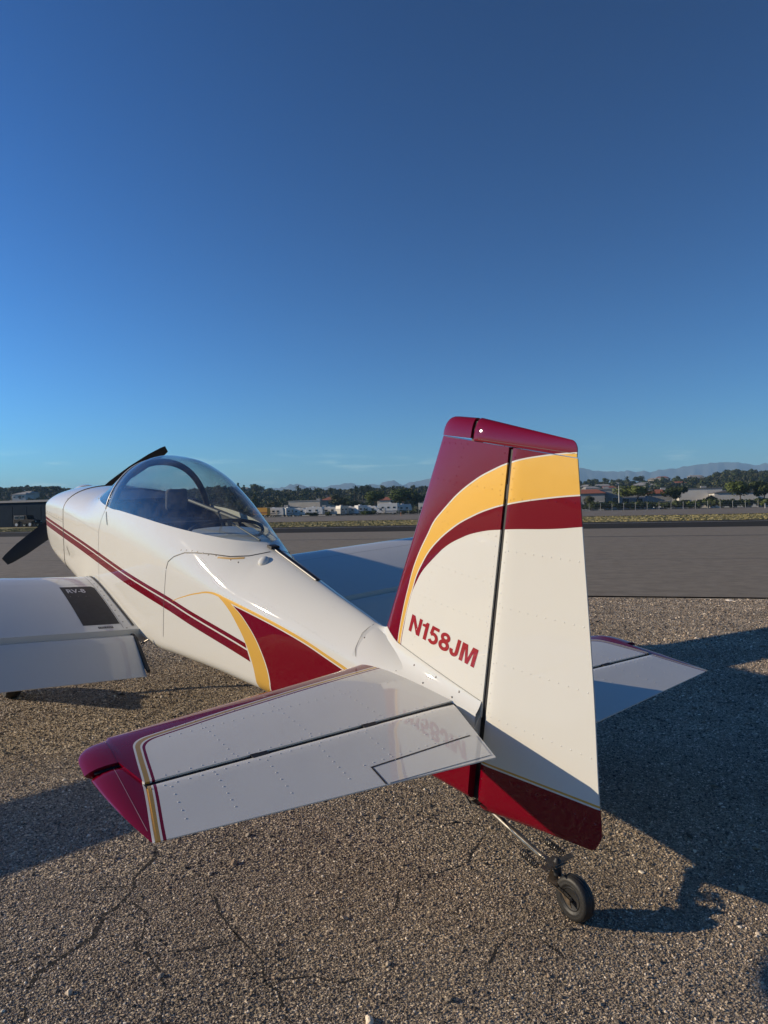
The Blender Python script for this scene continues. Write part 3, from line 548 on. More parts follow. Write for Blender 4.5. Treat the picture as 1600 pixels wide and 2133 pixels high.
def rv(px, dist, L, H, kind, label, m=M_rvw, rz=None, base=0.06):
    q = col(px, dist); e = empty('motorhome' if kind in ('cab', 'classc') else 'travel_trailer', (q.x, q.y, base)); facing(e, ANG if rz is None else rz); tag(e, label, 'motorhome' if kind in ('cab', 'classc') else 'trailer')
    Wd = 2.4; b = MB(); h0 = .55
    if kind == 'box': poly = [(-L/2, h0), (L/2, h0), (L/2+.05, H*.55), (L/2-.25, H), (-L/2+.15, H), (-L/2, H*.7)]
    elif kind == 'wedge': poly = [(-L/2, h0), (L/2-.5, h0), (L/2, H*.45), (L/2-.6, H*.85), (L/2-1.1, H), (-L/2, H)]
    elif kind == 'classc': poly = [(-L/2, h0), (L/2-2.2, h0), (L/2-2.2, H*.55), (L/2-.6, H*.55), (L/2-.3, H*.72), (L/2-1.0, H), (-L/2, H)]
    else: poly = [(-L/2, h0), (L/2, h0), (L/2, H*.5), (L/2-.3, H), (-L/2, H)]
    b.prism(poly, -Wd/2, Wd/2); bevel(b.build('body', m, e, False))
    if kind in ('classc',):
        b = MB(); b.prism([(L/2-2.2, h0), (L/2+.3, h0), (L/2+.3, 1.25), (L/2-.5, 1.4), (L/2-1.0, H*.56), (L/2-2.2, H*.56)], -1.05, 1.05); bevel(b.build('cab', m, e, False)); win(e, L/2-1.5, 1.7, .8, .5, -1.06, 'cab_window'); win(e, L/2-1.5, 1.7, .8, .5, 1.06, 'cab_window')
    n_ = 3 if L > 6.5 else 2
    for q_ in (-1, 1):
        for i in range(n_): win(e, -L/2+L*.8*(i+.6)/n_, H*.62, .75, .5, q_*(Wd/2+.02))
        b = MB(); b.box((L*.12, q_*(Wd/2+.03), 1.45), (.7, .05, 1.75)); b.build('door', M_rvc if m is M_rvw else M_rvw, e, False)
        ys = sorted((q_*(Wd/2+.035), q_*(Wd/2+.01))); b = MB(); b.prism([(-L/2+.1, .95), (L*.2, .95), (L/2-.9, H*.5), (L*.15, 1.25), (-L/2+.1, 1.3)], ys[0], ys[1]); b.build('side_stripe', M_stripe if m is M_rvw else M_stripe2, e, False)
    b = MB(); b.box((L/2+.02 if kind != 'classc' else -L/2-.02, 0, H*.6), (.05, 1.2, .6)); b.build('end_window', M_win, e, False)
    b = MB(); b.box((-L*.12, 0, H+.12), (.9, .8, .24)); b.build('roof_air_conditioner', m, e, False)
    b = MB(); b.box((0, -.2, h0-.08), (L*.9, 1.9, .2)); b.build('chassis', M_tyre, e, False)
    for x in ((-L*.1, -L*.1-.85) if kind in ('box', 'wedge') else (L/2-.5 if kind == 'classc' else L*.35, -L*.28)):
        for y in (-1.08, 1.08): wheel(e, x, y, .38)
    if kind in ('box', 'wedge'): b = MB(); b.box((L/2+.5, 0, .5), (1.3, .12, .1)); b.build('tow_bar', M_tyre, e, False)
D0 = 247
rv(575, D0, 6.6, 3.05, 'box', 'white travel trailer parked right beside the yellow box trailer')
rv(603, D0, 4.4, 3.0, 'cab', 'short white motorhome end on, second in the row from the yellow trailer', rz=ANG+1.0)
rv(627, D0, 5.0, 2.75, 'wedge', 'low white travel trailer third from the yellow box trailer')
rv(657, D0-2, 6.2, 3.05, 'box', 'white travel trailer in front of the cream warehouse corner')
rv(690, D0, 5.6, 2.9, 'wedge', 'white wedge nosed trailer under the red tiled house roof')
rv(713, D0-3, 4.2, 3.3, 'box', 'tall cream trailer end on in the middle of the row', M_rvc, ANG+1.15)
rv(733, D0, 4.6, 2.9, 'box', 'white trailer immediately right of the tall cream one')
rv(753, D0-2, 4.2, 3.3, 'cab', 'tall narrow white motorhome behind the yellow green bush', rz=ANG+.9)
rv(774, D0-2, 5.6, 3.0, 'wedge', 'white trailer just left of the big motorhome')
rv(808, D0-8, 7.4, 3.75, 'classc', 'big white motorhome with sleeping bay over its cab near the fin', rz=ANG+math.pi)
rv(842, D0-4, 4.8, 3.3, 'box', 'last white trailer of the row beside the dark trees', rz=ANG+.5)
# yellow box trailer
q = col(545, D0-3); e = empty('box_trailer', (q.x, q.y, .06)); facing(e, ANG); tag(e, 'yellow box trailer parked at the left end of the trailer row', 'trailer')
M_yel = mat('yellow box', (.62, .30, .02), .5); b = MB(); b.box((0, 0, 1.95), (5.4, 2.4, 2.5)); bevel(b.build('box', M_yel, e, False), .05)
b = MB(); b.box((0, 0, .55), (5.2, 2.0, .25)); b.build('chassis', M_tyre, e, False); b = MB(); b.box((0, -1.225, 1.5), (5.2, .03, .5)); b.build('side_stripe', mat('ochre stripe', (.35, .13, .02), .5), e, False)
for x in (-1.6, -.7, 1.7):
    for y in (-1.05, 1.05): wheel(e, x, y, .45)
def car(px, dist, label, m, rz=ANG, boxy=False, name='parked_car'):
    q = col(px, dist); e = empty(name, (q.x, q.y, .06 if dist < 200 else .0)); facing(e, rz); tag(e, label, 'car')
    b = MB()
    if boxy:
        b.prism([(-1.9, .5), (1.95, .5), (1.95, 1.05), (.75, 1.15), (-1.9, 1.15)], -.8, .8); bevel(b.build('body', m, e, False), .05)
        b = MB(); b.prism([(-1.9, 1.13), (.7, 1.13), (.45, 1.78), (-1.85, 1.78)], -.72, .72); bevel(b.build('hard_top', m, e, False), .05)
        for x in (-1.3, -.35): win(e, x, 1.45, .7, .4, -.73)
        b = MB(); b.lathe([(0, .36), (.2, .36)], (-2.1, 0, 1.0), (1, 0, 0), 16); b.build('spare_wheel', M_tyre, e)
        for y in (-.55, .55): b = MB(); b.lathe([(0, .1), (.04, .1)], (1.95, y, .85), (1, 0, 0), 12); b.build('headlight', M_rim, e)
        for x in (-1.2, 1.25):
            for y in (-.78, .78): wheel(e, x, y, .40, .26); b = MB(); b.box((x, y*1.0, .88), (.95, .28, .08)); b.build('fender', M_tyre, e, False)
        b = MB(); b.box((2.05, 0, .55), (.12, 1.6, .14)); b.build('bumper', M_tyre, e, False)
    else:
        b.prism([(-2.2, .4), (2.2, .4), (2.2, .75), (1.2, .95), (-2.2, 1.0)], -.88, .88); bevel(b.build('body', m, e, False), .1)
        b = MB(); b.prism([(-1.9, .97), (1.15, .94), (.45, 1.5), (-1.4, 1.5)], -.78, .78); bevel(b.build('roof', m, e, False), .12)
        for x in (-.95, .05): win(e, x, 1.22, .8, .3, -.79)
        for x in (-1.35, 1.4):
            for y in (-.8, .8): wheel(e, x, y, .33)
car(57, 107, 'black boxy off road car parked in front of the grey hangar doors', mat('black car paint', (.008, .008, .009), .5, spec=.2), ANG, True, 'parked_jeep')
car(1378, 214, 'white car parked behind the hedge between the two round trees', M_rvw)
car(1516, 216, 'dark car parked at the gabled white warehouse', mat('dark car', (.03, .035, .045), .3))
car(1448, 214, 'silver car parked before the long white warehouse', mat('silver car', (.35, .36, .37), .3))

# ---- haze
hz_m = bpy.data.materials.new('haze'); hz_m.use_nodes = True; t = hz_m.node_tree
for q in list(t.nodes):
    if q.type == 'BSDF_PRINCIPLED': t.nodes.remove(q)
pv = t.nodes.new('ShaderNodeVolumePrincipled'); pv.inputs['Color'].default_value = (.42, .70, 1.0, 1); pv.inputs['Density'].default_value = 1.5e-4; pv.inputs['Anisotropy'].default_value = 0
t.links.new(pv.outputs[0], t.nodes['Material Output'].inputs['Volume'])
b = MB(); b.box((0, 4000, 219), (36000, 28000, 441)); hzo = b.build('haze', hz_m, None, False); tag(hzo, 'thin blue haze in the air out to the mountains', 'haze', kind='stuff')
# ================================================================== AIRCRAFT (own coordinates: x forward, y to port, z up, origin on the elevator hinge)
PSI, TH, BK = R_(37.1303), R_(9.744), R_(-.5628)
s_, c_ = math.sin(PSI), math.cos(PSI)
f1 = Vector((-s_, c_, 0)); l1 = Vector((-c_, -s_, 0)); uu = Vector((0, 0, 1))
f2 = f1*math.cos(TH)+uu*math.sin(TH); u2 = uu*math.cos(TH)-f1*math.sin(TH)
l3 = l1*math.cos(BK)+u2*math.sin(BK); u3 = u2*math.cos(BK)-l1*math.sin(BK)
RB = Matrix((f2, l3, u3)).transposed(); T0 = Vector((.2958, 2.6652, .6150))
def W(b): return RB @ Vector(b) + T0
BASE = Vector((-.535, 0, 0)); bw = W(BASE); bw.z = 0; B0 = RB.inverted() @ (bw - T0)   # empty stands at the tailwheel's foot
plane = empty('airplane'); plane.matrix_world = Matrix.Translation(bw) @ RB.to_4x4()
tag(plane, 'white two seat taildragger airplane with burgundy and gold trim parked on the gravelly apron', 'airplane')
def P(o):                            # hang a part on the aircraft
    o.parent = plane; o.location = -B0; return o
def sub(o, parent): o.parent = parent; return o
bvhs = {}
def bvh(o):
    if o.name not in bvhs:
        me = o.data; bvhs[o.name] = BVHTree.FromPolygons([v.co.copy() for v in me.vertices], [tuple(p.vertices) for p in me.polygons])
    return bvhs[o.name]
DIRS = {'port': (1, 1), 'star': (1, -1), 'top': (2, 1), 'bot': (2, -1)}
def proj(o, side, a, b):
    """a,b: x,z for the sides, x,y for top/bottom -> point on surface, normal"""
    if side in ('port', 'star'):
        s = 1 if side == 'port' else -1; org = Vector((a, 3*s, b)); d = Vector((0, -s, 0))
    else:
        s = 1 if side == 'top' else -1; org = Vector((a, b, 3*s)); d = Vector((0, 0, -s))
    h = bvh(o).ray_cast(org, d)
    if h[0] is None: return None, None
    n = h[1] if h[1].dot(d) < 0 else -h[1]
    return h[0], n
def strip(name, o, side, pts, wd, m, off=.0006, step=.03, parent=None):
    """a painted or taped line following the surface"""
    Q = []
    for (p, q) in zip(pts[:-1], pts[1:]):
        p = Vector(p); q = Vector(q); k = max(1, int((q-p).length/step)); Q += [p.lerp(q, i/k) for i in range(k)]
    Q.append(Vector(pts[-1])); V = []; F = []; ok = []
    for i, p in enumerate(Q):
        d = (Q[min(i+1, len(Q)-1)]-Q[max(i-1, 0)]).normalized(); n2 = Vector((-d.y, d.x))*wd/2
        A = [proj(o, side, *(p+n2)), proj(o, side, *(p-n2))]
        good = A[0][0] is not None and A[1][0] is not None
        ok.append(good)
        for h in A: V.append(h[0]+h[1]*off if good else Vector((0, 0, 0)))
    for i in range(len(Q)-1):
        if ok[i] and ok[i+1] and (V[2*i]-V[2*i+2]).length < .2: F.append((2*i, 2*i+1, 2*i+3, 2*i+2))
    if not F: return None
    r = mesh(name, V, F, m, parent or o, True); return r
def patch(name, o, side, poly, m, off=.0006, step=.05, parent=None):
    from mathutils.geometry import delaunay_2d_cdt
    xs = [p[0] for p in poly]; ys = [p[1] for p in poly]
    edge = []
    for (p, q) in zip(poly, poly[1:]+poly[:1]):
        p = Vector(p); q = Vector(q); k = max(1, int((q-p).length/step)); edge += [p.lerp(q, i/k) for i in range(k)]
    n = len(edge); pts = list(edge)
    x = min(xs)+step/2
    while x < max(xs):
        y = min(ys)+step/2
        while y < max(ys): pts.append(Vector((x, y))); y += step
        x += step
    vs2, _, fs, *_r = delaunay_2d_cdt(pts, [(i, (i+1) % n) for i in range(n)], [], 1, 1e-6)
    V = []; bad = set()
    for i, p in enumerate(vs2):
        h, nn = proj(o, side, p[0], p[1])
        if h is None: bad.add(i); h = nn = Vector((0, 0, 0))
        V.append(h+nn*off)
    return mesh(name, V, [tuple(f) for f in fs if not bad & set(f)], m, parent or o, True)
def text(name, body, o, side, org, dx, dy, size, m, bold=.012, sx=1, off=.0008, parent=None):
    cu = bpy.data.curves.new(name, 'FONT'); cu.body = body; cu.size = 1; cu.offset = bold; cu.resolution_u = 5
    ob = bpy.data.objects.new(name+'_tmp', cu); C.objects.link(ob); dg = bpy.context.evaluated_depsgraph_get(); dg.update()
    me = bpy.data.meshes.new_from_object(ob.evaluated_get(dg)); V = []
    dx = Vector(dx)*size*sx; dy = Vector(dy)*size; org = Vector(org)
    for v in me.vertices:
        p = org + dx*v.co.x + dy*v.co.y; h, nn = proj(o, side, p.x, p.y); V.append(h+nn*off if h is not None else Vector((p.x, 0, p.y)))
    F = [tuple(p.vertices) for p in me.polygons]; bpy.data.objects.remove(ob); bpy.data.meshes.remove(me)
    return mesh(name, V, F, m, parent or o, False)
def rivets(o, side, lines, sp=.028, r=.0027, h=.0013, m=None, name='rivets', screws=False):
    V = []; F = []; n = 6
    for pts in lines:
        for (p, q) in zip(pts[:-1], pts[1:]):
            p = Vector(p); q = Vector(q); k = max(1, round((q-p).length/sp))
            for i in range(k+1):
                c = p.lerp(q, i/k); hpt, nn = proj(o, side, *c)
                if hpt is None: continue
                a = nn.orthogonal().normalized(); b = nn.cross(a); k0 = len(V)
                for rr, hh in ((r*1.25, -.0001), (r*.75, h*.75)):
                    for j in range(n):
                        t = 2*math.pi*j/n; V.append(hpt+(a*math.cos(t)+b*math.sin(t))*rr+nn*hh)
                V.append(hpt+nn*h)
                for j in range(n):
                    F.append((k0+j, k0+(j+1) % n, k0+n+(j+1) % n, k0+n+j)); F.append((k0+n+j, k0+n+(j+1) % n, k0+2*n))
    if not F: return
    return mesh(name, V, F, m or o.data.materials[0], o, True, 80, kind='stuff')

# ---- materials of the aircraft
M_black = mat('black gap', (.006, .006, .007), .6)
M_rub = mat('black rubber', (.015, .015, .016), .55, bump=.3, bs=200)
M_seam = mat('panel seam', (.05, .047, .045), .6)
M_alu = mat('bare metal', (.27, .265, .255), .6, .8)
M_steel = mat('dull steel', (.38, .35, .30), .35, .9, var=.25, vs_=60)
M_redtxt = mat('red lettering', (.30, .008, .016), .25, coat=.6)
M_walk = mat('walkway grit', (.018, .018, .02), .75, var=.3, vs_=25, bump=.5, bs=600, dist=.0006)
M_screw = mat('screw', (.12, .11, .10), .4, .8)
OUT = [(0.405,.05),(0.405,.111),(.396,.207),(.372,.335),(.336,.462),(.282,.568),(.219,.664),(.137,.745),(.041,.818),(-.052,.87),(-.128,.903),(-.254,.938),(-.406,.963),(-.45,.967)]
GIN = [(.387,.05),(.386,.109),(.37,.222),(.343,.334),(.3,.448),(.226,.55),(.132,.63),(.025,.695),(-.061,.735),(-.135,.761),(-.288,.803),(-.433,.834),(-.5,.845)]
BIN = [(.379,.05),(.378,.108),(.369,.184),(.353,.272),(.323,.362),(.257,.458),(.172,.54),(.07,.604),(-.019,.641),(-.13,.669),(-.338,.708),(-.453,.735),(-.52,.748)]
def pq(L): return [((b-a)*.70711, (a+b)*.70711) for a, b in L]
def fin_paint(N, x, y, z, c):
    p = N.m('MULTIPLY', N.m('SUBTRACT', z, x), .70711); q = N.m('MULTIPLY', N.m('ADD', z, x), .70711)
    d3 = N.m('SUBTRACT', q, N.curve(p, pq(BIN))); d2 = N.m('SUBTRACT', q, N.curve(p, pq(GIN))); d1 = N.m('SUBTRACT', q, N.curve(p, pq(OUT)))
    c = N.mix(N.m('GREATER_THAN', d3, 0), c, BURG)
    c = N.mix(N.m('GREATER_THAN', d2, -.0055), c, WHITE)
    c = N.mix(N.m('GREATER_THAN', d2, 0), c, GOLD)
    c = N.mix(N.m('GREATER_THAN', d1, -.0055), c, WHITE)
    c = N.mix(N.m('GREATER_THAN', d1, 0), c, BURG)
    # burgundy belly line of the rudder, with its thin gold pinstripe
    e = N.m('SUBTRACT', z, N.m('ADD', N.m('MULTIPLY', N.m('ADD', x, .1), -.123), -.193))
    c = N.mix(N.m('LESS_THAN', e, .013), c, GOLD)
    c = N.mix(N.m('LESS_THAN', e, .006), c, WHITE)
    c = N.mix(N.m('LESS_THAN', e, 0), c, BURG)
    return c
M_fin = paint('fin paint', fin_paint)
# horizontal tail: bands parallel to the leading edge that turn aft near the tip
def htail_paint(N, x, y, z, c):
    ay = N.m('ABSOLUTE', y)
    a = N.m('SUBTRACT', x, N.curve(ay, [(0, .460), (.16, .446), (.78, .354), (1.0, .309), (1.35, .237)]))        # >0 ahead of the band
    b = N.m('SUBTRACT', ay, N.curve(x, [(-.5, 1.325), (-.27, 1.277), (0, 1.212), (.15, 1.183), (.4, 1.13)]))                # >0 outboard of it
    # smooth maximum rounds the corner
    k = .05
    h = N.m('MAXIMUM', N.m('SUBTRACT', k, N.m('ABSOLUTE', N.m('SUBTRACT', a, b))), 0)
    d = N.m('ADD', N.m('MAXIMUM', a, b), N.m('DIVIDE', N.m('MULTIPLY', h, h), 4*k))
    for lim, cc in ((-.034, BURG), (-.0255, WHITE), (-.020, GOLD), (-.006, WHITE), (0, BURG)):
        c = N.mix(N.m('GREATER_THAN', d, lim), c, cc)
    return c
M_ht = paint('tailplane paint', htail_paint, wav=.7, rough=.14, gm=.75)
def fus_paint(N, x, y, z, c):
    # twin pinstripes
    top = N.curve(x, [(1.2, -.196), (1.38, -.182), (1.88, -.158), (2.5, -.124), (3.39, -.112), (4.5, -.122), (5.6, -.14)])
    d = N.m('SUBTRACT', top, z)
    lim = N.m('GREATER_THAN', N.m('ADD', x, N.m('MULTIPLY', N.m('ADD', z, .182), -.6)), 1.375)
    band = N.m('MULTIPLY', N.m('MULTIPLY', N.m('GREATER_THAN', d, 0), N.m('LESS_THAN', d, .082)), lim)
    gap = N.m('MULTIPLY', N.m('GREATER_THAN', d, .024), N.m('LESS_THAN', d, .033))
    c = N.mix(N.m('MULTIPLY', band, N.m('SUBTRACT', 1, gap)), c, BURG)
    # wedge and swoosh ahead of the tail
    gl = N.curve(z, [(-.45, 1.258), (-.379, 1.266), (-.221, 1.341), (-.083, 1.483), (-.03, 1.57), (.005, 1.66)])
    gr = N.curve(z, [(-.45, 1.15), (-.321, 1.156), (-.18, 1.24), (-.059, 1.397), (-.017, 1.496), (.02, 1.58)])
    tz = N.curve(x, [(-.2, -.181), (.0, -.170), (.45, -.112), (.70, -.075), (1.0, -.037), (1.5, -.015), (1.8, -.01)])
    below = N.m('LESS_THAN', z, tz)
    line = N.m('MULTIPLY', N.m('LESS_THAN', z, N.m('ADD', tz, .021)), N.m('GREATER_THAN', z, N.m('ADD', tz, .008)))
    c = N.mix(N.m('MULTIPLY', line, N.m('LESS_THAN', x, 1.6)), c, GOLD)
    c = N.mix(N.m('MULTIPLY', N.m('LESS_THAN', x, gl), N.m('LESS_THAN', z, N.m('ADD', tz, .012))), c, GOLD)
    c = N.mix(N.m('MULTIPLY', N.m('LESS_THAN', x, N.m('ADD', gr, .004)), N.m('LESS_THAN', z, N.m('ADD', tz, .006))), c, WHITE)
    c = N.mix(N.m('MULTIPLY', N.m('LESS_THAN', x, N.m('SUBTRACT', gr, .004)), below), c, BURG)
    # hair thin gold scroll running forward from the swoosh
    sc_ = N.curve(x, [(1.5, -.045), (1.56, -.012), (1.64, .004), (1.72, .0), (1.85, -.035), (2.0, -.09), (2.13, -.148), (2.2, -.19)])
    e = N.m('ABSOLUTE', N.m('SUBTRACT', z, sc_))
    wdt = N.curve(x, [(1.5, .014), (1.7, .0055), (2.0, .003), (2.15, .0015)])
    c = N.mix(N.m('MULTIPLY', N.m('LESS_THAN', e, wdt), N.m('MULTIPLY', N.m('GREATER_THAN', x, 1.53), N.m('LESS_THAN', x, 2.13))), c, GOLD)
    return c
M_fus = paint('fuselage paint', fus_paint)
def wing_paint(N, x, y, z, c):
    ay = N.m('ABSOLUTE', y)
    e = N.m('SUBTRACT', x, N.curve(ay, [(0, 3.95), (1.0, 3.80), (1.6, 3.72), (2.4, 3.675), (3.7, 3.63)]))
    for lim, cc in ((-.05, BURG), (-.04, WHITE), (-.03, GOLD), (-.008, WHITE), (0, BURG)):
        c = N.mix(N.m('GREATER_THAN', e, lim), c, cc)
    return c
M_wing = paint('wing paint', wing_paint)
M_white = paint('white paint')
M_burg = paint('burgundy paint', base=BURG, wav=.25, rough=.2)

# ---- fuselage
wf = smoothf([-.11, .55, 1.0, 1.5, 2.0, 2.5, 2.9, 3.3, 4.4, 4.9, 5.08, 5.2, 5.27, 5.30], [.066, .125, .185, .25, .315, .375, .40, .405, .405, .402, .398, .378, .32, .22])
zb = smoothf([-.11, .1, .6, 1.27, 1.7, 2.1, 2.4, 3.0, 4.4, 4.9, 5.15, 5.30], [-.345, -.354, -.383, -.424, -.458, -.502, -.535, -.545, -.535, -.51, -.43, -.30])
zl = smoothf([-.11, .4, 1.0, 2.0, 4.4, 5.0, 5.3], [-.08, -.06, -.02, .0, .02, -.02, -.08])
ztb = smoothf([-.11, .3, .57, .92, 1.5, 1.56], [.02, .055, .120, .168, .256, .264])
ztc = smoothf([1.5, 1.6, 1.75, 1.95, 2.2, 2.5, 2.8, 3.1, 3.3, 3.5, 3.7, 3.85, 3.92, 4.2, 4.6, 5.0, 5.18, 5.30], [.256, .284, .352, .438, .528, .598, .628, .620, .572, .46, .345, .293, .28, .256, .215, .145, .06, -.05])
def zt(x): return ztb(x) if x < 1.5 else ztc(x)
zg_ = smoothf([1.555, 1.62, 1.8, 2.2, 2.6, 3.0, 3.2, 3.45, 3.7, 3.88, 3.93], [.288, .284, .276, .268, .264, .250, .236, .238, .252, .277, .282])
def zg(x): return min(zg_(x), zt(x)) if 1.555 < x < 3.925 else zt(x)
def ncurve(x): return interp(x, [-.1, .6, 1.0, 1.5, 1.8, 2.1, 2.5, 3.0, 3.6, 4.0, 5.3], [1.55, 1.5, 1.45, 1.5, 1.58, 1.72, 1.92, 2.12, 2.25, 2.15, 2.1])
def upper(x, z):                     # half width at height z on the upper surface
    w0, a, b, n = wf(x), zl(x), zt(x), ncurve(x); t = min(max((z-a)/(b-a), 0), 1); return w0*(1-t**n)**(1/n)
def half(x):
    w0, b, l, t, g, n = wf(x), zb(x), zl(x), zt(x), zg(x), ncurve(x)
    rb = min(interp(x, [1, 3.6, 4.4], [.07, .08, .15]), w0*.5); pts = []
    for i in range(4): pts.append((w0*.96-rb if i == 3 else (w0*.96-rb)*i/3, b+ .012*(i/3)**2))
    for i in range(1, 7):
        a = math.pi/2*i/6; pts.append((w0*.965-rb+rb*math.sin(a), b+.012+rb-rb*math.cos(a)))
    z0 = pts[-1][1]
    for i in range(1, 7): k = i/6; pts.append((w0*(.965+.035*math.sin(k*math.pi/2)), z0+(l-z0)*k))
    tg = min(max((g-l)/(t-l), 0), 1); ph = math.asin(min(1, tg**(n/2)))
    A = []; B = []
    for i in range(1, 17):
        a = ph*i/16; A.append((w0*max(math.cos(a), 0)**(2/n), l+(t-l)*math.sin(a)**(2/n)))
    for i in range(1, 19):
        a = ph+(math.pi/2-ph)*i/18; B.append((w0*max(math.cos(a), 0)**(2/n) if i < 18 else 0, l+(t-l)*math.sin(a)**(2/n)))
    return pts, A, B
XS = sorted(set([round(x, 4) for x in list(np.linspace(-.11, 1.5, 35))+list(np.linspace(1.5, 1.7, 14))+list(np.linspace(1.7, 3.8, 50))+list(np.linspace(3.8, 3.95, 12))+list(np.linspace(3.95, 5.0, 22))+list(np.linspace(5.0, 5.3, 16))+[1.556, 3.924]]))
def body_mesh(x0, x1, m, name, cap0, cap1, front=0):
    rings = []
    xs = [x0]+[x for x in XS if x0 < x < x1]+[x1]
    for x in xs:
        p, A, B = half(x); pr = p+A+B; ring = [Vector((x, a, b)) for a, b in pr]+[Vector((x, -a, b)) for a, b in pr[-2:0:-1]]; rings.append(ring)
    nP, nA, nB = len(p), len(A), len(B); n = len(rings[0]); V = [q for r in rings for q in r]; F = []
    g0, g1 = nP+nA-1, nP+nA+nB-1
    for i in range(len(xs)-1):
        xm = (xs[i]+xs[i+1])/2
        for k in range(n):
            if 1.555 < xm < 3.925 and (g0 <= k < g1 or (n-g1) <= k < (n-g0)): continue
            F.append((i*n+k, i*n+(k+1) % n, (i+1)*n+(k+1) % n, (i+1)*n+k))
    if cap0: F.append(tuple(range(n))[::-1])
    if cap1: F.append(tuple(range((len(xs)-1)*n, len(xs)*n)))
    return mesh(name, V, F, m, None, True, 50, weld=.0002)
fus = P(body_mesh(-.11, 4.425, M_fus, 'fuselage', True, False))
cowl = P(body_mesh(4.431, 5.30, M_fus, 'engine_cowl', False, True))
# dark bulkhead seen through nothing but the seam
# canopy glass
def shell(x0, x1, name, m, n_=46, parent=None, inset=0):
    xs = np.linspace(x0, x1, n_); rings = []
    for x in xs:
        _, A, B = half(float(x)); B = [A[-1]]+B; L = [Vector((x, max(a-inset, 0), b-inset)) for a, b in B]; rings.append(L+[Vector((x, -q.y, q.z)) for q in L[-2::-1]])
    V, F = loft(rings, closed=False); return mesh(name, V, F, m, parent, True, 60, weld=.0001)
m, t, p = newmat('canopy glass'); nn = t.nodes
for q in list(nn):
    if q.type == 'BSDF_PRINCIPLED': nn.remove(q)
tr = nn.new('ShaderNodeBsdfTransparent'); tr.inputs[0].default_value = (.79, .83, .82, 1); gl = nn.new('ShaderNodeBsdfGlossy'); gl.inputs['Roughness'].default_value = .018; gl.inputs[0].default_value = (1, 1, 1, 1)
lw = nn.new('ShaderNodeLayerWeight'); NG = NT(t); ms = nn.new('ShaderNodeMixShader'); t.links.new(NG.m('ADD', NG.m('MULTIPLY', NG.m('POWER', lw.outputs['Facing'], 4.5), .9), .055), ms.inputs[0]); t.links.new(tr.outputs[0], ms.inputs[1]); t.links.new(gl.outputs[0], ms.inputs[2])
tcn = nn.new('ShaderNodeTexCoord'); n2 = nn.new('ShaderNodeTexNoise'); n2.inputs['Scale'].default_value = 9; n2.inputs['Detail'].default_value = 9; n2.inputs['Roughness'].default_value = .75; t.links.new(tcn.outputs['Object'], n2.inputs[0])
# faint dust film and drops
df = nn.new('ShaderNodeBsdfDiffuse'); df.inputs[0].default_value = (.6, .6, .58, 1); ms2 = nn.new('ShaderNodeMixShader'); r = nn.new('ShaderNodeMapRange'); r.inputs[1].default_value = .45; r.inputs[2].default_value = .8; r.inputs[3].default_value = .012; r.inputs[4].default_value = .09; t.links.new(n2.outputs[0], r.inputs[0])
t.links.new(r.outputs[0], ms2.inputs[0]); t.links.new(ms.outputs[0], ms2.inputs[1]); t.links.new(df.outputs[0], ms2.inputs[2]); t.links.new(ms2.outputs[0], nn['Material Output'].inputs[0]); M_glass = m
can = P(shell(1.557, 3.29, 'canopy', M_glass)); can['label'] = 'tinted clear bubble canopy'
ws = P(shell(3.31, 3.923, 'windscreen', M_glass, 24))
M_dark = mat('cockpit black', (.02, .02, .022), .6, var=.3, vs_=20)
M_grey = mat('cockpit grey', (.035, .036, .038), .7)
M_cloth = mat('seat cloth', (.07, .075, .085), .9, var=.2, vs_=60)
# canopy bows: arch at the front of the sliding canopy and one at its tail
def arch(x, r, inset, z0, name, m, n=30, lean=0, parent=None):
    t1 = zt(x); pts = []
    l, nn_, w0 = zl(x), ncurve(x), wf(x)
    a0 = math.asin(min(1, ((z0-l)/(t1-l))**(nn_/2)))
    for i in range(-n, n+1):
        a = math.pi/2-(math.pi/2-a0)*abs(i)/n; y = (w0-inset)*max(math.cos(a), 0)**(2/nn_); z = l+(t1-l-inset)*math.sin(a)**(2/nn_); pts.append((x+lean*(z-z0), math.copysign(y, i) if i else 0, z))
    b = MB(); b.tube(pts, r, 10); return b.build(name, m, parent)
P(arch(3.27, .023, .028, .20, 'canopy_frame', M_dark, lean=.0))
P(arch(3.30, .0055, -.001, .215, 'frame_seal', mat('seal white', (.7, .7, .68), .3)))
b = MB(); pts = [(2.15-.03*math.sin(math.pi*i/24), .245*math.cos(math.pi*i/24), .235+.085*math.sin(math.pi*i/24)**.8) for i in range(25)]
b.tube(pts, .011, 8); hoop = P(b.build('rear_canopy_bow', M_dark))
b = MB(); b.tube([(2.12, .0, .325), (2.12, 0, .29)], .02, 8); b.tube([(2.11, -.01, .31), (1.75, -.02, .268)], .005, 8); b.tube([(2.62, .05, .37), (2.14, -.08, .315)], .012, 8); b.tube([(2.32, -.02, .345), (2.30, -.05, .24)], .008, 6)
P(b.build('canopy_slide_brace', mat('brace grey', (.12, .12, .115), .55)))
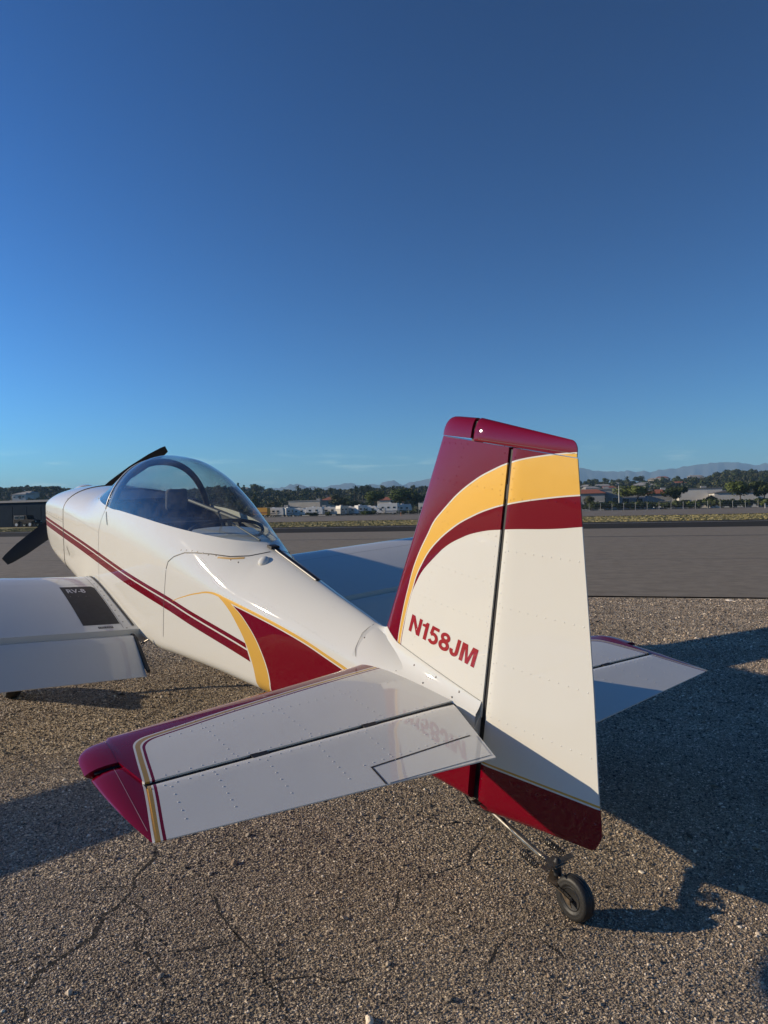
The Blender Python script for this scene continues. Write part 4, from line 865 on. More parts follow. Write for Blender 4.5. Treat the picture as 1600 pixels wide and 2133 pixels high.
# cockpit: floor, side walls, baggage deck, glareshield, seats
b = MB(); b.box((3.1, 0, -.38), (1.3, .64, .02)); P(b.build('cockpit_floor', M_dark, smooth=False))
def deck(x0, x1, name, m, z=lambda x: .205):
    V = []; xs = np.linspace(x0, x1, 10)
    for x in xs:
        zz = min(z(x), zt(x)-.012); w0 = upper(x, zz)-.01
        for k in range(9): y = w0*(k/4-1); V.append((x, y, zz+.03*(1-(y/w0)**2)*(1 if z(x) < .25 else .6)))
    F = [(i*9+k, i*9+k+1, (i+1)*9+k+1, (i+1)*9+k) for i in range(9) for k in range(8)]
    return P(mesh(name, V, F, m))
deck(1.60, 2.22, 'baggage_deck', M_white, lambda x: .235)
deck(3.42, 3.95, 'glareshield', M_dark, lambda x: .25)
for s in (1, -1):
    V = []; xs = np.linspace(1.9, 3.9, 22)
    for x in xs:
        for z in (-.28, -.1, .0, .12, .20): V.append((x, s*(upper(x, z)-.02 if z > zl(x) else wf(x)*.94-.03), z))
    F = [(i*5+k, i*5+k+1, (i+1)*5+k+1, (i+1)*5+k) for i in range(21) for k in range(4)]
    P(mesh('cockpit_side', V, F, M_grey))
    b = MB(); b.tube([(x, s*(upper(x, .213)-.028), .213) for x in np.linspace(2.1, 3.35, 14)], .016, 6); P(b.build('canopy_rail', M_dark))
def seat(x):
    e = MB()
    prof = [(x-.06, -.25), (x+.02, -.25), (x-.08, .02), (x-.13, .20), (x-.17, .20), (x-.14, .02)]
    e.prism(prof, -.20, .20); o = P(e.build('seat_back', M_cloth, smooth=False))
    md = o.modifiers.new('b', 'BEVEL'); md.width = .02; md.segments = 3
    e = MB(); e.box((x+.2, 0, -.25), (.44, .42, .09)); o2 = P(e.build('seat_cushion', M_cloth, smooth=False)); md = o2.modifiers.new('b', 'BEVEL'); md.width = .03; md.segments = 3
seat(2.35); seat(3.1)
b = MB(); b.box((2.98, .0, .32), (.06, .15, .15)); o = P(b.build('headrest', M_cloth, smooth=False)); md = o.modifiers.new('b', 'BEVEL'); md.width = .025; md.segments = 3
b = MB(); b.box((3.42, 0, .12), (.03, .62, .24)); P(b.build('instrument_panel', M_dark, smooth=False))
b = MB(); b.box((2.62, 0, .13), (.04, .5, .2)); P(b.build('rear_panel', M_dark, smooth=False))
b = MB(); b.tube([(2.0, 0, .1), (1.99, 0, .3)], .012)
# seams, slot, antenna
def side_w(x, z):
    rb = min(interp(x, [1, 3.6, 4.4], [.07, .08, .15]), wf(x)*.5); z0 = zb(x)+.012+rb; k = min(1, max(0, (z-z0)/(zl(x)-z0))); return wf(x)*(.965+.035*math.sin(k*math.pi/2))-(0 if z > z0 else rb-math.sqrt(max(0, rb*rb-(z0-z)**2)))
def spt(x, z, s_, off=0):
    z = min(z, zt(x)-1e-4); f_ = lambda x, z: (upper(x, z) if z > zl(x) else side_w(x, z))
    y = f_(x, z); e = .004; tx = Vector((2*e, f_(x+e, z)-f_(x-e, z), 0)); tz = Vector((0, f_(x, z+e*.0)-f_(x, z-e), e)); n = tz.cross(tx)
    if n.y < 0: n = -n
    n.normalize(); p = Vector((x, y, z))+n*off; return Vector((p.x, p.y*s_, p.z)), Vector((n.x, n.y*s_, n.z))
def ribbon(name, path, wd, m, s_=1, off=.0008, parent=None, step=.012):
    Q = []
    for p, q in zip(path[:-1], path[1:]):
        p = Vector(p); q = Vector(q); k = max(1, int((q-p).length/step)); Q += [p.lerp(q, i/k) for i in range(k)]
    Q.append(Vector(path[-1])); L = [spt(p.x, p.y, s_, off) for p in Q]; V = []
    for i, (p, n) in enumerate(L):
        d = (L[min(i+1, len(L)-1)][0]-L[max(i-1, 0)][0]).normalized(); c = n.cross(d).normalized()*wd/2; V += [p+c, p-c]
    return mesh(name, V, [(2*i, 2*i+1, 2*i+3, 2*i+2) for i in range(len(L)-1)], m, parent or fus, True)
SK = [(2.215, .025), (2.202, .072), (2.153, .111), (2.059, .152), (1.954, .171), (1.836, .187), (1.693, .199), (1.593, .22), (1.544, .24), (1.52, .252)]
for s_ in (1, -1):
    sd_ = 'port' if s_ > 0 else 'star'
    ribbon('panel_seam', [(2.245, -.40), (2.235, -.2), (2.215, .02)], .0032, M_seam, s_)
    ribbon('canopy_skirt_seam', SK, .0065, M_black, s_)
    ribbon('panel_seam', [(3.385, -.44), (3.39, -.2), (3.39, .04), (3.36, .12), (3.30, .215)], .0035, M_seam, s_)
    ribbon('panel_seam', [(3.38, .03), (3.9, .03), (4.40, .02)], .0018, mat('faint seam', (.3, .3, .29), .5), s_)
ribbon('placard_strip', [(1.774, .180), (1.68, .191), (1.606, .207)], .011, mat('placard gold', (.42, .25, .06), .5), 1, .001)
b = MB(); L = [Vector((x, .0, zt(x)+.004)) for x in np.linspace(1.085, 1.53, 9)]
for dy in (-.011, .011): b.tube([q+Vector((0, dy, .001)) for q in L], .0048, 6)
sub(b.build('canopy_track', M_alu), fus)
b = MB(); b.tube([q+Vector((0, 0, -.001)) for q in L], .007, 6); sub(b.build('track_slot', M_black), fus)
b = MB(); b.box((1.545, .005, zt(1.53)+.008), (.05, .05, .016)); sub(b.build('track_stop', M_black, smooth=False), fus)
hp, hn = proj(fus, 'top', 1.482, .091)
b = MB(); b.lathe([(-.004, .032), (.002, .032), (.010, .028), (.018, .018), (.021, .004)], hp, hn, 24); sub(b.build('antenna', M_white), fus)
b = MB()
for a in (0, 2.1, 4.2):
    ax = hn.orthogonal().normalized(); q = Matrix.Rotation(a, 3, hn) @ ax; b.lathe([(.008, .004), (.0135, .004)], hp+q*.02, hn, 8)
sub(b.build('antenna_screw', M_screw), fus)
# cowl seam: gap between cowl and fuselage shows dark; fasteners
b = MB()
xs = 4.428; pr = half(xs); L = [(xs, a*.993, b_) for a, b_ in (pr[0]+pr[1]+pr[2])]
b.tube([q for q in L[::1] if True], .006, 6); b.tube([(x, -y, z) for x, y, z in L], .006, 6); P(b.build('cowl_joint', M_seam))
for sd_ in ('port', 'star'):
    strip('cowl_split', cowl, sd_, [(4.45, -.075), (5.2, -.10)], .0025, M_seam)
    rivets(cowl, sd_, [[(4.5, -.055), (5.2, -.08)]], sp=.085, r=.006, h=.001, m=M_screw, name='cowl_fasteners')
    rivets(cowl, sd_, [[(4.46, -.4), (4.46, .12)]], sp=.085, r=.006, h=.001, m=M_screw, name='cowl_fasteners')
    # step / vent
    strip('side_vent', fus, sd_, [(4.33, -.26), (4.24, -.31)], .016, M_steel, .001)
    strip('canopy_lock', fus, sd_, [(3.27, .20), (3.20, .12)], .01, M_seam, .003)
# rivet rows on the fuselage
rl = [[(x0, -.37), (x0, -.05)] for x0 in ()]
rl = [[(1.15, -.365), (2.2, -.45)], [(2.26, -.38), (2.26, .0)], [(3.42, -.4), (3.42, .1)], [(.7, -.33), (1.15, -.36)], [(1.2, -.01), (2.1, .05)], [(.65, -.02), (1.2, .0)]]
for sd_ in ('port', 'star'): rivets(fus, sd_, rl)
rt_ = []
for x0 in (.85, 1.25):
    for s in (1, -1): rt_.append([(x0, 0), (x0, s*upper(x0, zl(x0)+.05))])
for s in (1, -1): rt_ += [[(.72, s*(upper(.72, .0))), (1.4, s*(upper(1.4, .05)-.01))]]
rivets(fus, 'top', rt_)
rivets(fus, 'top', [[(1.62, .17), (1.85, .24), (2.1, .30)], [(1.62, -.17), (1.85, -.24), (2.1, -.30)]], sp=.055, r=.005, m=M_screw, name='canopy_screws')

# ---- fin and rudder
def foil(n=12):                      # airfoil front to spar: (s,t) with t relative to spar half thickness
    L = []
    for i in range(n+1):
        s = (i/n)**2; L.append((s, math.sqrt(max(0, 1-(1-s)**2.6))))
    return L
FO = foil()
def ring(Fp, Rp, nrm, prof, th, bow=0, bd=(0, 0, 0)):
    Fp = Vector(Fp); Rp = Vector(Rp); nrm = Vector(nrm); bd = Vector(bd); a = []; b_ = []
    for s, t_ in prof:
        c = Fp.lerp(Rp, s)+bd*(bow*4*s*(1-s)); a.append(c+nrm*(t_*th)); b_.append(c-nrm*(t_*th))
    return a+b_[::-1] if prof[0][1] > 1e-6 else a+b_[:0:-1]
YN = (0, 1, 0); ZN = (0, 0, 1)
xle = lambda z: .555-.312*z
rings = []
for z in np.linspace(-.02, .966, 14): rings.append(ring((xle(z), 0, z), (-.116, 0, z-.014*max(0, (z-.6)/.366)), YN, FO, .040-.010*max(z, 0)))
V, F = loft(rings); fin = P(mesh('vertical_fin', V, F, M_fin, None, True, 45))
rings = []
for k in range(9):                   # fibreglass cap, ahead of the rudder horn
    a = math.pi/2*k/8; z = .968+.075*math.sin(a); q = math.cos(a)
    rings.append(ring((.07+(xle(.968)-.07)*(.55+.45*q**.7), 0, z), (.0745, 0, z+.0), YN, FO, max(.0305*q**.75, .0004)))
V, F = loft(rings); sub(mesh('fin_cap', V, F, M_fin, None, True, 60), fin)
b = MB(); b.add([(x, y*(.033-.010*max(z, 0)), z) for z in (-.33, 0, .945) for x, y in ((-.138, 1), (-.112, 1), (-.112, -1), (-.138, -1))], [(0, 1, 2, 3), (8, 9, 10, 11)]+[(4*k+i, 4*k+(i+1) % 4, 4*k+4+(i+1) % 4, 4*k+4+i) for k in range(2) for i in range(4)]); sub(b.build('hinge_gap', M_black, None, False), fin)
b = MB(); b.add([(x, y*q, z) for z, q in ((.945, .024), (1.0, .021), (1.03, .012)) for x, y in ((.062, 1), (.076, 1), (.076, -1), (.062, -1))], [(0, 1, 2, 3), (8, 9, 10, 11)]+[(4*k+i, 4*k+(i+1) % 4, 4*k+4+(i+1) % 4, 4*k+4+i) for k in range(2) for i in range(4)]); sub(b.build('horn_gap', M_black, None, False), fin)
RX = smoothf([-.21, -.133, .217, .727, .94, .962], [-.633, -.614, -.544, -.43, -.383, -.378])
def wedge(n=8, r=.012):
    L = [(0, 0.0), (.002, .75), (.009, .93), (.025, .99), (.09, 1.0)]
    return L+[(.09+.91*i/n, 1-.93*(i/n)) for i in range(1, n+1)]
WD = wedge()
rings = []
LW = [((-.160, -.366), (-.60, -.272)), ((-.153, -.364), (-.614, -.262)), ((-.142, -.355), (-.626, -.235)), ((-.133, -.335), (-.632, -.205))]
for i, (a, c) in enumerate(LW): rings.append(ring((a[0], 0, a[1]), (c[0], 0, c[1]), YN, WD, [.004, .02, .03, .036][i]))
for z in np.linspace(-.13, .94, 16):
    zf = -.30+(z+.13)*(1.251/1.07)
    rings.append(ring((-.130, 0, zf), (RX(z), 0, z), YN, WD, .038-.010*max(z, 0)))
V, F = loft(rings); rud = P(mesh('rudder', V, F, M_fin, None, True, 45))
rings = [ring((.066, 0, .9615), (-.3795, 0, .9425), YN, WD, .0295)]
for k in range(9):
    a = math.pi/2*k/8; q = math.cos(a); sz = math.sin(a)
    rings.append(ring((.066-.012*(1-q), 0, .968+.076*sz), (-.378+.03*(1-q), 0, .961+.036*sz), YN, WD, max(.0305*q**.8, .0004)))
V, F = loft(rings); rcap = sub(mesh('rudder_cap', V, F, M_fin, None, True, 60), rud)
for sd_ in ('port', 'star'):
    strip('cap_joint', fin, sd_, [(.08, .960), (xle(.962)-.004, .963)], .0013, M_seam, .0004, .02)
    strip('cap_joint', rcap, sd_, [(.064, .9685), (-.372, .9545)], .0014, M_seam, .0004)
    pass
    # hinge brackets bridging the gap
for z in (.80, .20, -.25):
    b = MB(); b.box((-.122, .0, z), (.03, .066-.015*max(z, 0), .05)); sub(b.build('hinge_bracket', M_black, smooth=False), rud)
def stroke(pts, wd, closed=False):
    pts = [Vector(p) for p in pts]; V = []; F = []; n = len(pts)
    for i, p in enumerate(pts):
        a = pts[(i-1) % n] if closed or i else p; c = pts[(i+1) % n] if closed or i < n-1 else p
        d = (c-a).normalized(); q = Vector((-d.y, d.x))
        if (closed or 0 < i < n-1):
            d1 = (p-a).normalized(); k = 1/max(.6, abs(d1.dot(d))); q = q*k
        V += [p+q*wd/2, p-q*wd/2]
    for i in range(n if closed else n-1): j = (i+1) % n; F.append((2*i, 2*i+1, 2*j+1, 2*j))
    return V, F
def arc(cx, cy, rx, ry, a0, a1, n=14): return [(cx+rx*math.cos(R_(a0+(a1-a0)*i/n)), cy+ry*math.sin(R_(a0+(a1-a0)*i/n))) for i in range(n+1)]
def poly(L): return [Vector(p) for p in L], None
SW = .205
GL = {
 'N': (.83, [([(0, 0), (0, 1), (.23, 1), (.57, .37), (.57, 1), (.77, 1), (.77, 0), (.55, 0), (.20, .64), (.20, 0)], 0)]),
 '1': (.50, [([(.20, 0), (.20, .69), (.0, .69), (.0, .82), (.17, .87), (.25, 1), (.41, 1), (.41, 0)], 0)]),
 '5': (.70, [([(.59, .91), (.20, .91), (.145, .52)], .18), (arc(.30, .33, .235, .245, 140, -148, 20), .19)]),
 '8': (.70, [(arc(.325, .735, .20, .175, 0, 345, 22), .185, 1), (arc(.325, .295, .23, .205, 0, 345, 24), .195, 1)]),
 'J': (.62, [([(.42, 1), (.42, .34)]+arc(.255, .29, .165, .20, 0, -180, 10)[1:]+[(.09, .36)], .195)]),
 'M': (.92, [([(0, 0), (0, 1), (.30, 1), (.445, .33), (.59, 1), (.89, 1), (.89, 0), (.69, 0), (.69, .76), (.53, 0), (.36, 0), (.20, .76), (.20, 0)], 0)]),
}
def lettering(o, side, org, dx, dy, size, m, word, off=.0009):
    from mathutils.geometry import delaunay_2d_cdt
    x0 = 0; org = Vector(org); dx = Vector(dx)*size; dy = Vector(dy)*size
    for ch in word:
        adv, parts = GL[ch]; VV = []; FF = []
        for k, pt in enumerate(parts):
            if pt[1] == 0:
                n = len(pt[0]); r = delaunay_2d_cdt([Vector(p) for p in pt[0]], [(i, (i+1) % n) for i in range(n)], [], 1, 1e-6); v2, f2 = r[0], r[2]
            else: v2, f2 = stroke(pt[0], pt[1], len(pt) > 2)
            b0 = len(VV)
            for v in v2:
                p = org+dx*(v[0]+x0)+dy*v[1]; h, nn = proj(o, side, p.x, p.y); VV.append(h+nn*(off+.00015*k))
            FF += [tuple(i+b0 for i in f) for f in f2]
        mesh('registration_letter', VV, FF, m, o, False); x0 += adv
lettering(fin, 'port', (.336, .170), (-1.26, -.075), (-.215, .98), .0735, M_redtxt, 'N158JM')
lettering(fin, 'star', (-.075, .150), (1.26, .07), (-.215, .98), .0735, M_redtxt, 'N158JM')
for sd_ in ('port', 'star'):
    fl = [[(-.10, z) for z in (.10, .93)], [(.30, .12), (.11, .93)]]
    for z in (.33, .47, .64, .80): fl.append([(xle(z)-.06, z), (-.095, z)])
    fl.append([(xle(.94)-.03, .94), (.09, .945)])
    rivets(fin, sd_, fl, sp=.036)
    rf = [[(-.146, -.28), (-.146, .92)]]
    for z in (-.18, .02, .22, .42, .62, .80):
        rf.append([(-.16, z-.02), (RX(z)+.02, z)])
    rivets(rud, sd_, rf, sp=.036)
    rivets(rcap, sd_, [[(.05, .957), (-.36, .953)]], sp=.045)

# ---- fairing round the tail root
rings = []
for x in np.linspace(-.112, .50, 20):
    yb = interp(x, [-.112, 0, .03, .55], [.064, .068, .075, .092]); zf = interp(x, [-.084, .414, .5], [.040, .098, .135]); th = .040*math.sqrt(max(0, 1-(1-min(1, (xle(zf)-x)/(xle(zf)+.116)))**2.6))+.0015
    L = []
    for i in range(13):
        t_ = i/12; P0 = Vector((x, yb, -.004)); P1 = Vector((x, th+.006, .006+.25*zf)); P2 = Vector((x, th, zf)); L.append(P0*(1-t_)**2+P1*2*t_*(1-t_)+P2*t_*t_)
    rings.append([Vector((x, yb, -.08))]+L+[Vector((q.x, -q.y, q.z)) for q in L[::-1]]+[Vector((x, -yb, -.08))])
base_ = rings[-1]
for x, k in ((.515, .25), (.53, .5), (.55, .75), (.57, .92), (.59, 1.0)):
    yb = .092+k*(.116-.092); L = []
    for i in range(13):
        bz = base_[1+i]; a = math.pi/2*i/12; zz = -.004+(zt(x)+.004)*math.sin(a)**1.15; fz = Vector((x, upper(x, zz)+.0016, zz+.0012)); fz.y = fz.y if i < 12 else 0; q = Vector((x, bz.y*(1-k)+fz.y*k, bz.z*(1-k)+fz.z*k)); L.append(q)
    rings.append([Vector((x, yb, -.08))]+L+[Vector((q.x, -q.y, q.z)) for q in L[::-1]]+[Vector((x, -yb, -.08))])
V, F = loft(rings, closed=False); fair = P(mesh('tail_fairing', V, F, M_white, None, True, 60))
for sd_ in ('port', 'star'):
    strip('fairing_edge', fin, sd_, [(-.108, .040), (.41, .10)], .0016, M_seam, .0006)
    s = 1 if sd_ == 'port' else -1
    rivets(fair, 'top', [[(.02, s*.060), (.5, s*.080)], [(.0, s*.045), (.40, s*.043)]], sp=.16, r=.0042, h=.0012, m=M_screw, name='fairing_screws')
    ribbon('fairing_edge', [(.568, -.005), (.587, .025), (.593, .061), (.599, .083), (.592, .105), (.588, .1185)], .0022, M_seam, s, .0022)
rivets(fair, 'top', [[(.575, .07), (.575, -.07)]], sp=.14, r=.0042, h=.0014, m=M_screw, name='fairing_screws')

# ---- horizontal tail, both sides
DR = R_(-3.0)
def ele(x, y, z=0): return Vector((x*math.cos(DR), y, x*math.sin(DR)+z))   # droop about the hinge (x<0 goes down)
for s in (1, -1):
    sd_ = 'top'; ZC = -.032
    rings = []
    def le(y): return .533-.178*(y-.09)/1.15+.02*max(0, (.25-y))
    for y in np.linspace(.03, 1.205, 16):
        rings.append(ring((le(y), s*y, ZC), (.010, s*y, ZC), ZN, FO, .034-.010*y))
    for F_, R2, th in (((.345, 1.215), (.08, 1.218), .0225), ((.338, 1.228), (.155, 1.232), .0222), ((.328, 1.26), (.156, 1.268), .020), ((.312, 1.285), (.157, 1.292), .016), ((.290, 1.303), (.158, 1.308), .0105), ((.265, 1.314), (.159, 1.318), .005), ((.24, 1.319), (.160, 1.323), .0008)):
        rings.append(ring((F_[0], s*F_[1], ZC), (R2[0], s*R2[1], ZC), ZN, FO, th))
    V, F = loft(rings); hs = P(mesh('horizontal_stabilizer', V, F, M_ht, None, True, 45))
    rings = []
    for k in range(13):
        u = k/12; yF = .078+(1.203-.078)*u; yR = .222+(1.262-.222)*u; xR = -.368+(.368-.253)*u
        a = ele(-.006, s*yF); c = ele(xR, s*yR); a.z += ZC; c.z += ZC
        rings.append(ring(a, c, ZN, WD, (.033-.010*yF)*(1 if k else .92)))
    V, F = loft(rings); el = P(mesh('elevator', V, F, M_ht, None, True, 45))
    rings = []
    for yF, yR, xF, th, bw_ in ((1.220, 1.259, .146, .0213, -.040), (1.235, 1.262, .147, .0215, -.02), (1.258, 1.2645, .147, .020, .0), (1.28, 1.268, .147, .016, .002), (1.295, 1.270, .146, .0105, .004), (1.305, 1.2715, .144, .005, .006), (1.310, 1.273, .142, .0006, .007)):
        a = ele(xF, s*yF); c = ele(-.252, s*yR); a.z += ZC; c.z += ZC
        rings.append(ring(a, c, ZN, WD, th, bw_, (0, s, 0)))
    V, F = loft(rings); ec = sub(mesh('counterbalance_tip', V, F, M_ht, None, True, 60), el)
    b = MB(); b.add([(x, s*y, ZC+q*t_) for y, t_ in ((.068, .0275), (1.207, .0165)) for x, q in ((-.011, 1), (.014, 1), (.014, -1), (-.011, -1))], [(0, 1, 2, 3), (4, 5, 6, 7)]+[(i, (i+1) % 4, 4+(i+1) % 4, 4+i) for i in range(4)]); sub(b.build('hinge_gap', M_black, None, False), hs)
    b = MB(); b.add([(x, s*y, ZC+q*t_) for (x, y, t_) in ((.144, 1.225, .015), (.142, 1.30, .007), (.160, 1.30, .007), (.160, 1.225, .015), (.014, 1.205, .015)) for q in (1, -1)], [(0, 2, 4, 6), (1, 3, 5, 7)]); sub(b.build('horn_gap', M_black, None, False), hs)
    for y in (.86, .45):
        b = MB(); b.box((.0, s*y, ZC+.001), (.022, .055, .066-.02*y)); sub(b.build('hinge_bracket', M_black, smooth=False), hs)
    # seams and rivets
    strip('tip_joint', hs, 'top', [(.335, s*1.222), (.158, s*1.236)], .0018, M_burg, .0008, .02)
    strip('tip_joint', ec, 'top', [(.142, s*1.249), (-.20, s*1.268)], .0011, mat('pale edge', (.5, .3, .3), .3) if s > 0 else M_burg, .0006, .02)
    rl = [[(.022, s*.12), (.022, s*1.18)], [(.27, s*.10), (.245, s*1.05)], [(.40, s*.14), (.30, s*1.08)]]
    for y in (.38, .66, .93): rl.append([(.04, s*y), (le(y)-.12, s*y)])
    rivets(hs, 'top', rl, sp=.036)
    rl = [[(-.03, s*.13), (-.03, s*1.2)]]
    for y in (.32, .50, .68, .86, 1.02, 1.15): rl.append([(-.045, s*y), (-.315+.1*y, s*(y+.02))])
    rl.append([(-.207, s*.62), (-.207, s*.20)])
    rivets(el, 'top', rl, sp=.036)
    if s > 0:                         # trim tab: hinge line and end gap
        strip('tab_gap', el, 'top', [(-.228, .61), (-.222, .165)], .0055, M_black, .0009)
        strip('tab_gap', el, 'top', [(-.230, .607), (-.322, .622)], .0055, M_black, .0009)
        # separate tab skin, slightly proud
        patch('trim_tab', el, 'top', [(-.235, .603), (-.229, .18), (-.350, .228), (-.322, .615)], M_ht, .0014, .06)

# ---- wing
INC = lambda s: -.432-(.058/.8)*s*1.0
CH = 1.473; XL = 3.765
def naca(s):
    t_ = .675*(.2969*math.sqrt(s)-.126*s-.3516*s*s+.2843*s**3-.1036*s**4); c = .018*min(1, (s/.15))*1.0 if s < .15 else .018*(1-(s-.15)/.85)
    return t_*CH, c*CH
def wsec(y, s0=0., s1=.806, n=22):
    dz = (abs(y)-.4)*math.tan(R_(3.5)); up_, lo = [], []
    for i in range(n+1):
        q = s0+(s1-s0)*(i/n)**1.8; t_, c = naca(q); x = XL-q*CH; z = INC(q)+c+dz
        up_.append(Vector((x, y, z+t_))); lo.append(Vector((x, y, z-t_)))
    return up_, lo
for s in (1, -1):
    rings = []
    for y in list(np.linspace(.30, 3.60, 14)): u_, l_ = wsec(s*y); rings.append(u_+l_[:0:-1])
    for k, (dy, q) in enumerate(((.03, .92), (.055, .72), (.07, .4), (.075, .05))):
        u_, l_ = wsec(s*3.6); mid = [(a+c)/2 for a, c in zip(u_, l_)]
        r_ = [mm+(a-mm)*q+Vector((0, s*dy, 0)) for a, mm in zip(u_, mid)]+[mm+(a-mm)*q+Vector((0, s*dy, 0)) for a, mm in zip(l_[:0:-1], mid[:0:-1])]; rings.append(r_)
    V, F = loft(rings); wg = P(mesh('wing', V, F, M_wing, None, True, 45))
    def surf(y0, y1, name, defl, chord=.345):
        rr = []
        for y in np.linspace(y0, y1, 6):
            dz = (y-.4)*math.tan(R_(3.5)); a = Vector((XL-.812*CH+.0, s*y, INC(.812)+dz-.0)); d = Vector((-math.cos(defl), 0, -math.sin(defl)))
            rr.append(ring(a+Vector((0, 0, -.004)), a+Vector((0, 0, -.004))+d*chord, Vector((-math.sin(defl), 0, math.cos(defl))), [(0, 0), (.01, .45), (.04, .8), (.1, 1), (.25, .95), (.5, .68), (.75, .36), (1, .05)], .041))
        V, F = loft(rr); return sub(mesh(name, V, F, M_wing, None, True, 45), wg)
    fl = surf(.425, 1.92, 'flap', R_(25.5)); ai = surf(1.93, 3.55, 'aileron', R_(3), .30)
    # dark flap end rib and actuator rod
    e_ = MB(); e_.prism([(2.58, -.47), (2.50, -.47), (2.25, -.600), (2.255, -.618), (2.40, -.585), (2.58, -.53)], s*.408, s*.424); sub(e_.build('flap_rib', M_dark, None, False), wg)
    b = MB(); b.tube([(2.45, s*.40, -.50), (2.40, s*.37, -.46)], .005); sub(b.build('flap_rod', M_screw), wg)
    strip('skin_lap', wg, 'top', [(3.33, s*.42), (3.33, s*3.58)], .0025, mat('lap line', (.45, .46, .48), .4) if s > 0 else M_seam, .0005, .08)
    strip('root_joint', wg, 'top', [(3.62, s*.462), (2.60, s*.462)], .0022, M_seam, .0005, .05)
    strip('wing_root_seal', wg, 'top', [(3.70, s*.4125), (3.4, s*.4125), (3.0, s*.41), (2.62, s*.395)], .014, M_rub, .004, .05)
    rivets(wg, 'top', [[(3.60, s*.442), (2.60, s*.442)]], sp=.085, r=.005, h=.001, m=M_screw, name='root_screws')
    rivets(wg, 'top', [[(3.1, s*.56), (3.1, s*3.4)], [(2.64, s*.56), (2.64, s*3.4)], [(3.44, s*.56), (3.44, s*3.4)]]+[[(2.66, s*y), (3.42, s*y)] for y in (1.1, 1.6, 2.1, 2.6, 3.1)], sp=.05)
    if s > 0:
        wk = patch('wing_walkway', wg, 'top', [(3.28, .69), (3.28, .485), (3.25, .468), (2.66, .468), (2.66, .69)], M_walk, .0010, .06)
        text('model_lettering', 'RV-8', wg, 'top', (3.16, .665), (0, -1), (1, 0), .10, mat('silver print', (.45, .45, .46), .4), bold=.02, sx=.60, off=.002)
        patch('step_placard', wg, 'top', [(2.635, .61), (2.635, .52), (2.61, .52), (2.61, .61)], M_seam, .001, .05)
        text('placard_text', 'NO STEP', wg, 'top', (2.615, .605), (0, -1), (1, 0), .02, mat('placard print', (.5, .5, .5), .5), bold=.0, sx=1.05, off=.002)

# ---- propeller and spinner
HUB = Vector((5.40, -.03, -.045))
b = MB(); b.lathe([(-.06, .165), (.0, .165), (.10, .145), (.20, .10), (.28, .05), (.32, .004)], HUB, (1, 0, 0), 32); P(b.build('spinner', M_white))
def blade(tip):
    tip = Vector(tip); d = tip-HUB; L = d.length; d.normalize(); ch = Vector((1, 0, 0)).cross(d); rings = []
    for u, cw_, th, pit in ((.06, .05, .022, 60), (.14, .085, .02, 50), (.3, .135, .014, 38), (.55, .155, .010, 28), (.8, .135, .007, 22), (.95, .10, .005, 19), (1.0, .075, .002, 18)):
        c = HUB+d*(L*u); a = R_(pit); e = ch*math.cos(a)+Vector((1, 0, 0))*math.sin(a); n_ = d.cross(e); rr = []
        for q, t_ in ((-.5, .15), (-.35, .9), (0, 1), (.3, .7), (.5, .1)): rr.append(c+e*cw_*q+n_*th*t_*.5)
        for q, t_ in ((.5, .1), (.3, .7), (0, 1), (-.35, .9), (-.5, .15)): rr.append(c+e*cw_*q-n_*th*t_*.5)
        rings.append(rr)
    V, F = loft(rings); return P(mesh('propeller_blade', V, F, mat('propeller black', (.012, .012, .013), .45), None, True, 50))
blade((5.40, .684, -.598)); blade((5.40, -.809, .483))
# ---- main gear
for s in (1, -1):
    foot = Vector((3.80, s*.90, 0)); gz = (-T0.z-RB[2][0]*foot.x-RB[2][1]*foot.y)/RB[2][2]; foot.z = gz
    b = MB(); b.tube([(4.20, s*.38, -.50), (4.0, s*.66, gz*.55-.22), (3.82, s*.86, gz+.20)], [.03, .025, .02], 10); P(b.build('gear_leg', M_white))
    nrm = RB.inverted() @ Vector((0, 0, 1)); fwd = (Vector((1, 0, 0))-nrm*nrm.x).normalized(); wc = foot+nrm*.165
    rings = []
    for u, ry, rz, dz in ((-.44, .008, .01, .09), (-.40, .02, .03, .085), (-.30, .045, .06, .06), (-.15, .07, .105, .03), (0, .085, .145, .01), (.15, .085, .145, .0), (.27, .06, .105, .0), (.34, .03, .055, .0), (.37, .004, .006, 0)):
        rings.append([wc+fwd*u+nrm*(dz+rz*math.sin(2*math.pi*k/20))+Vector((0, 1, 0))*ry*math.cos(2*math.pi*k/20) for k in range(20)])
    V, F = loft(rings)
    def pant(N, x, y, z, c):
        c = N.mix(N.m('LESS_THAN', x, 3.57), c, GOLD); c = N.mix(N.m('LESS_THAN', x, 3.53), c, BURG); return c
    pt = P(mesh('wheel_pant', V, F, paint('wheel pant paint', pant), None, True, 60))
    b = MB(); b.lathe([(-.05, .10), (-.05, .15), (-.03, .165), (.03, .165), (.05, .15), (.05, .10)], wc, (0, 1, 0), 28); P(b.build('main_wheel', M_rub))
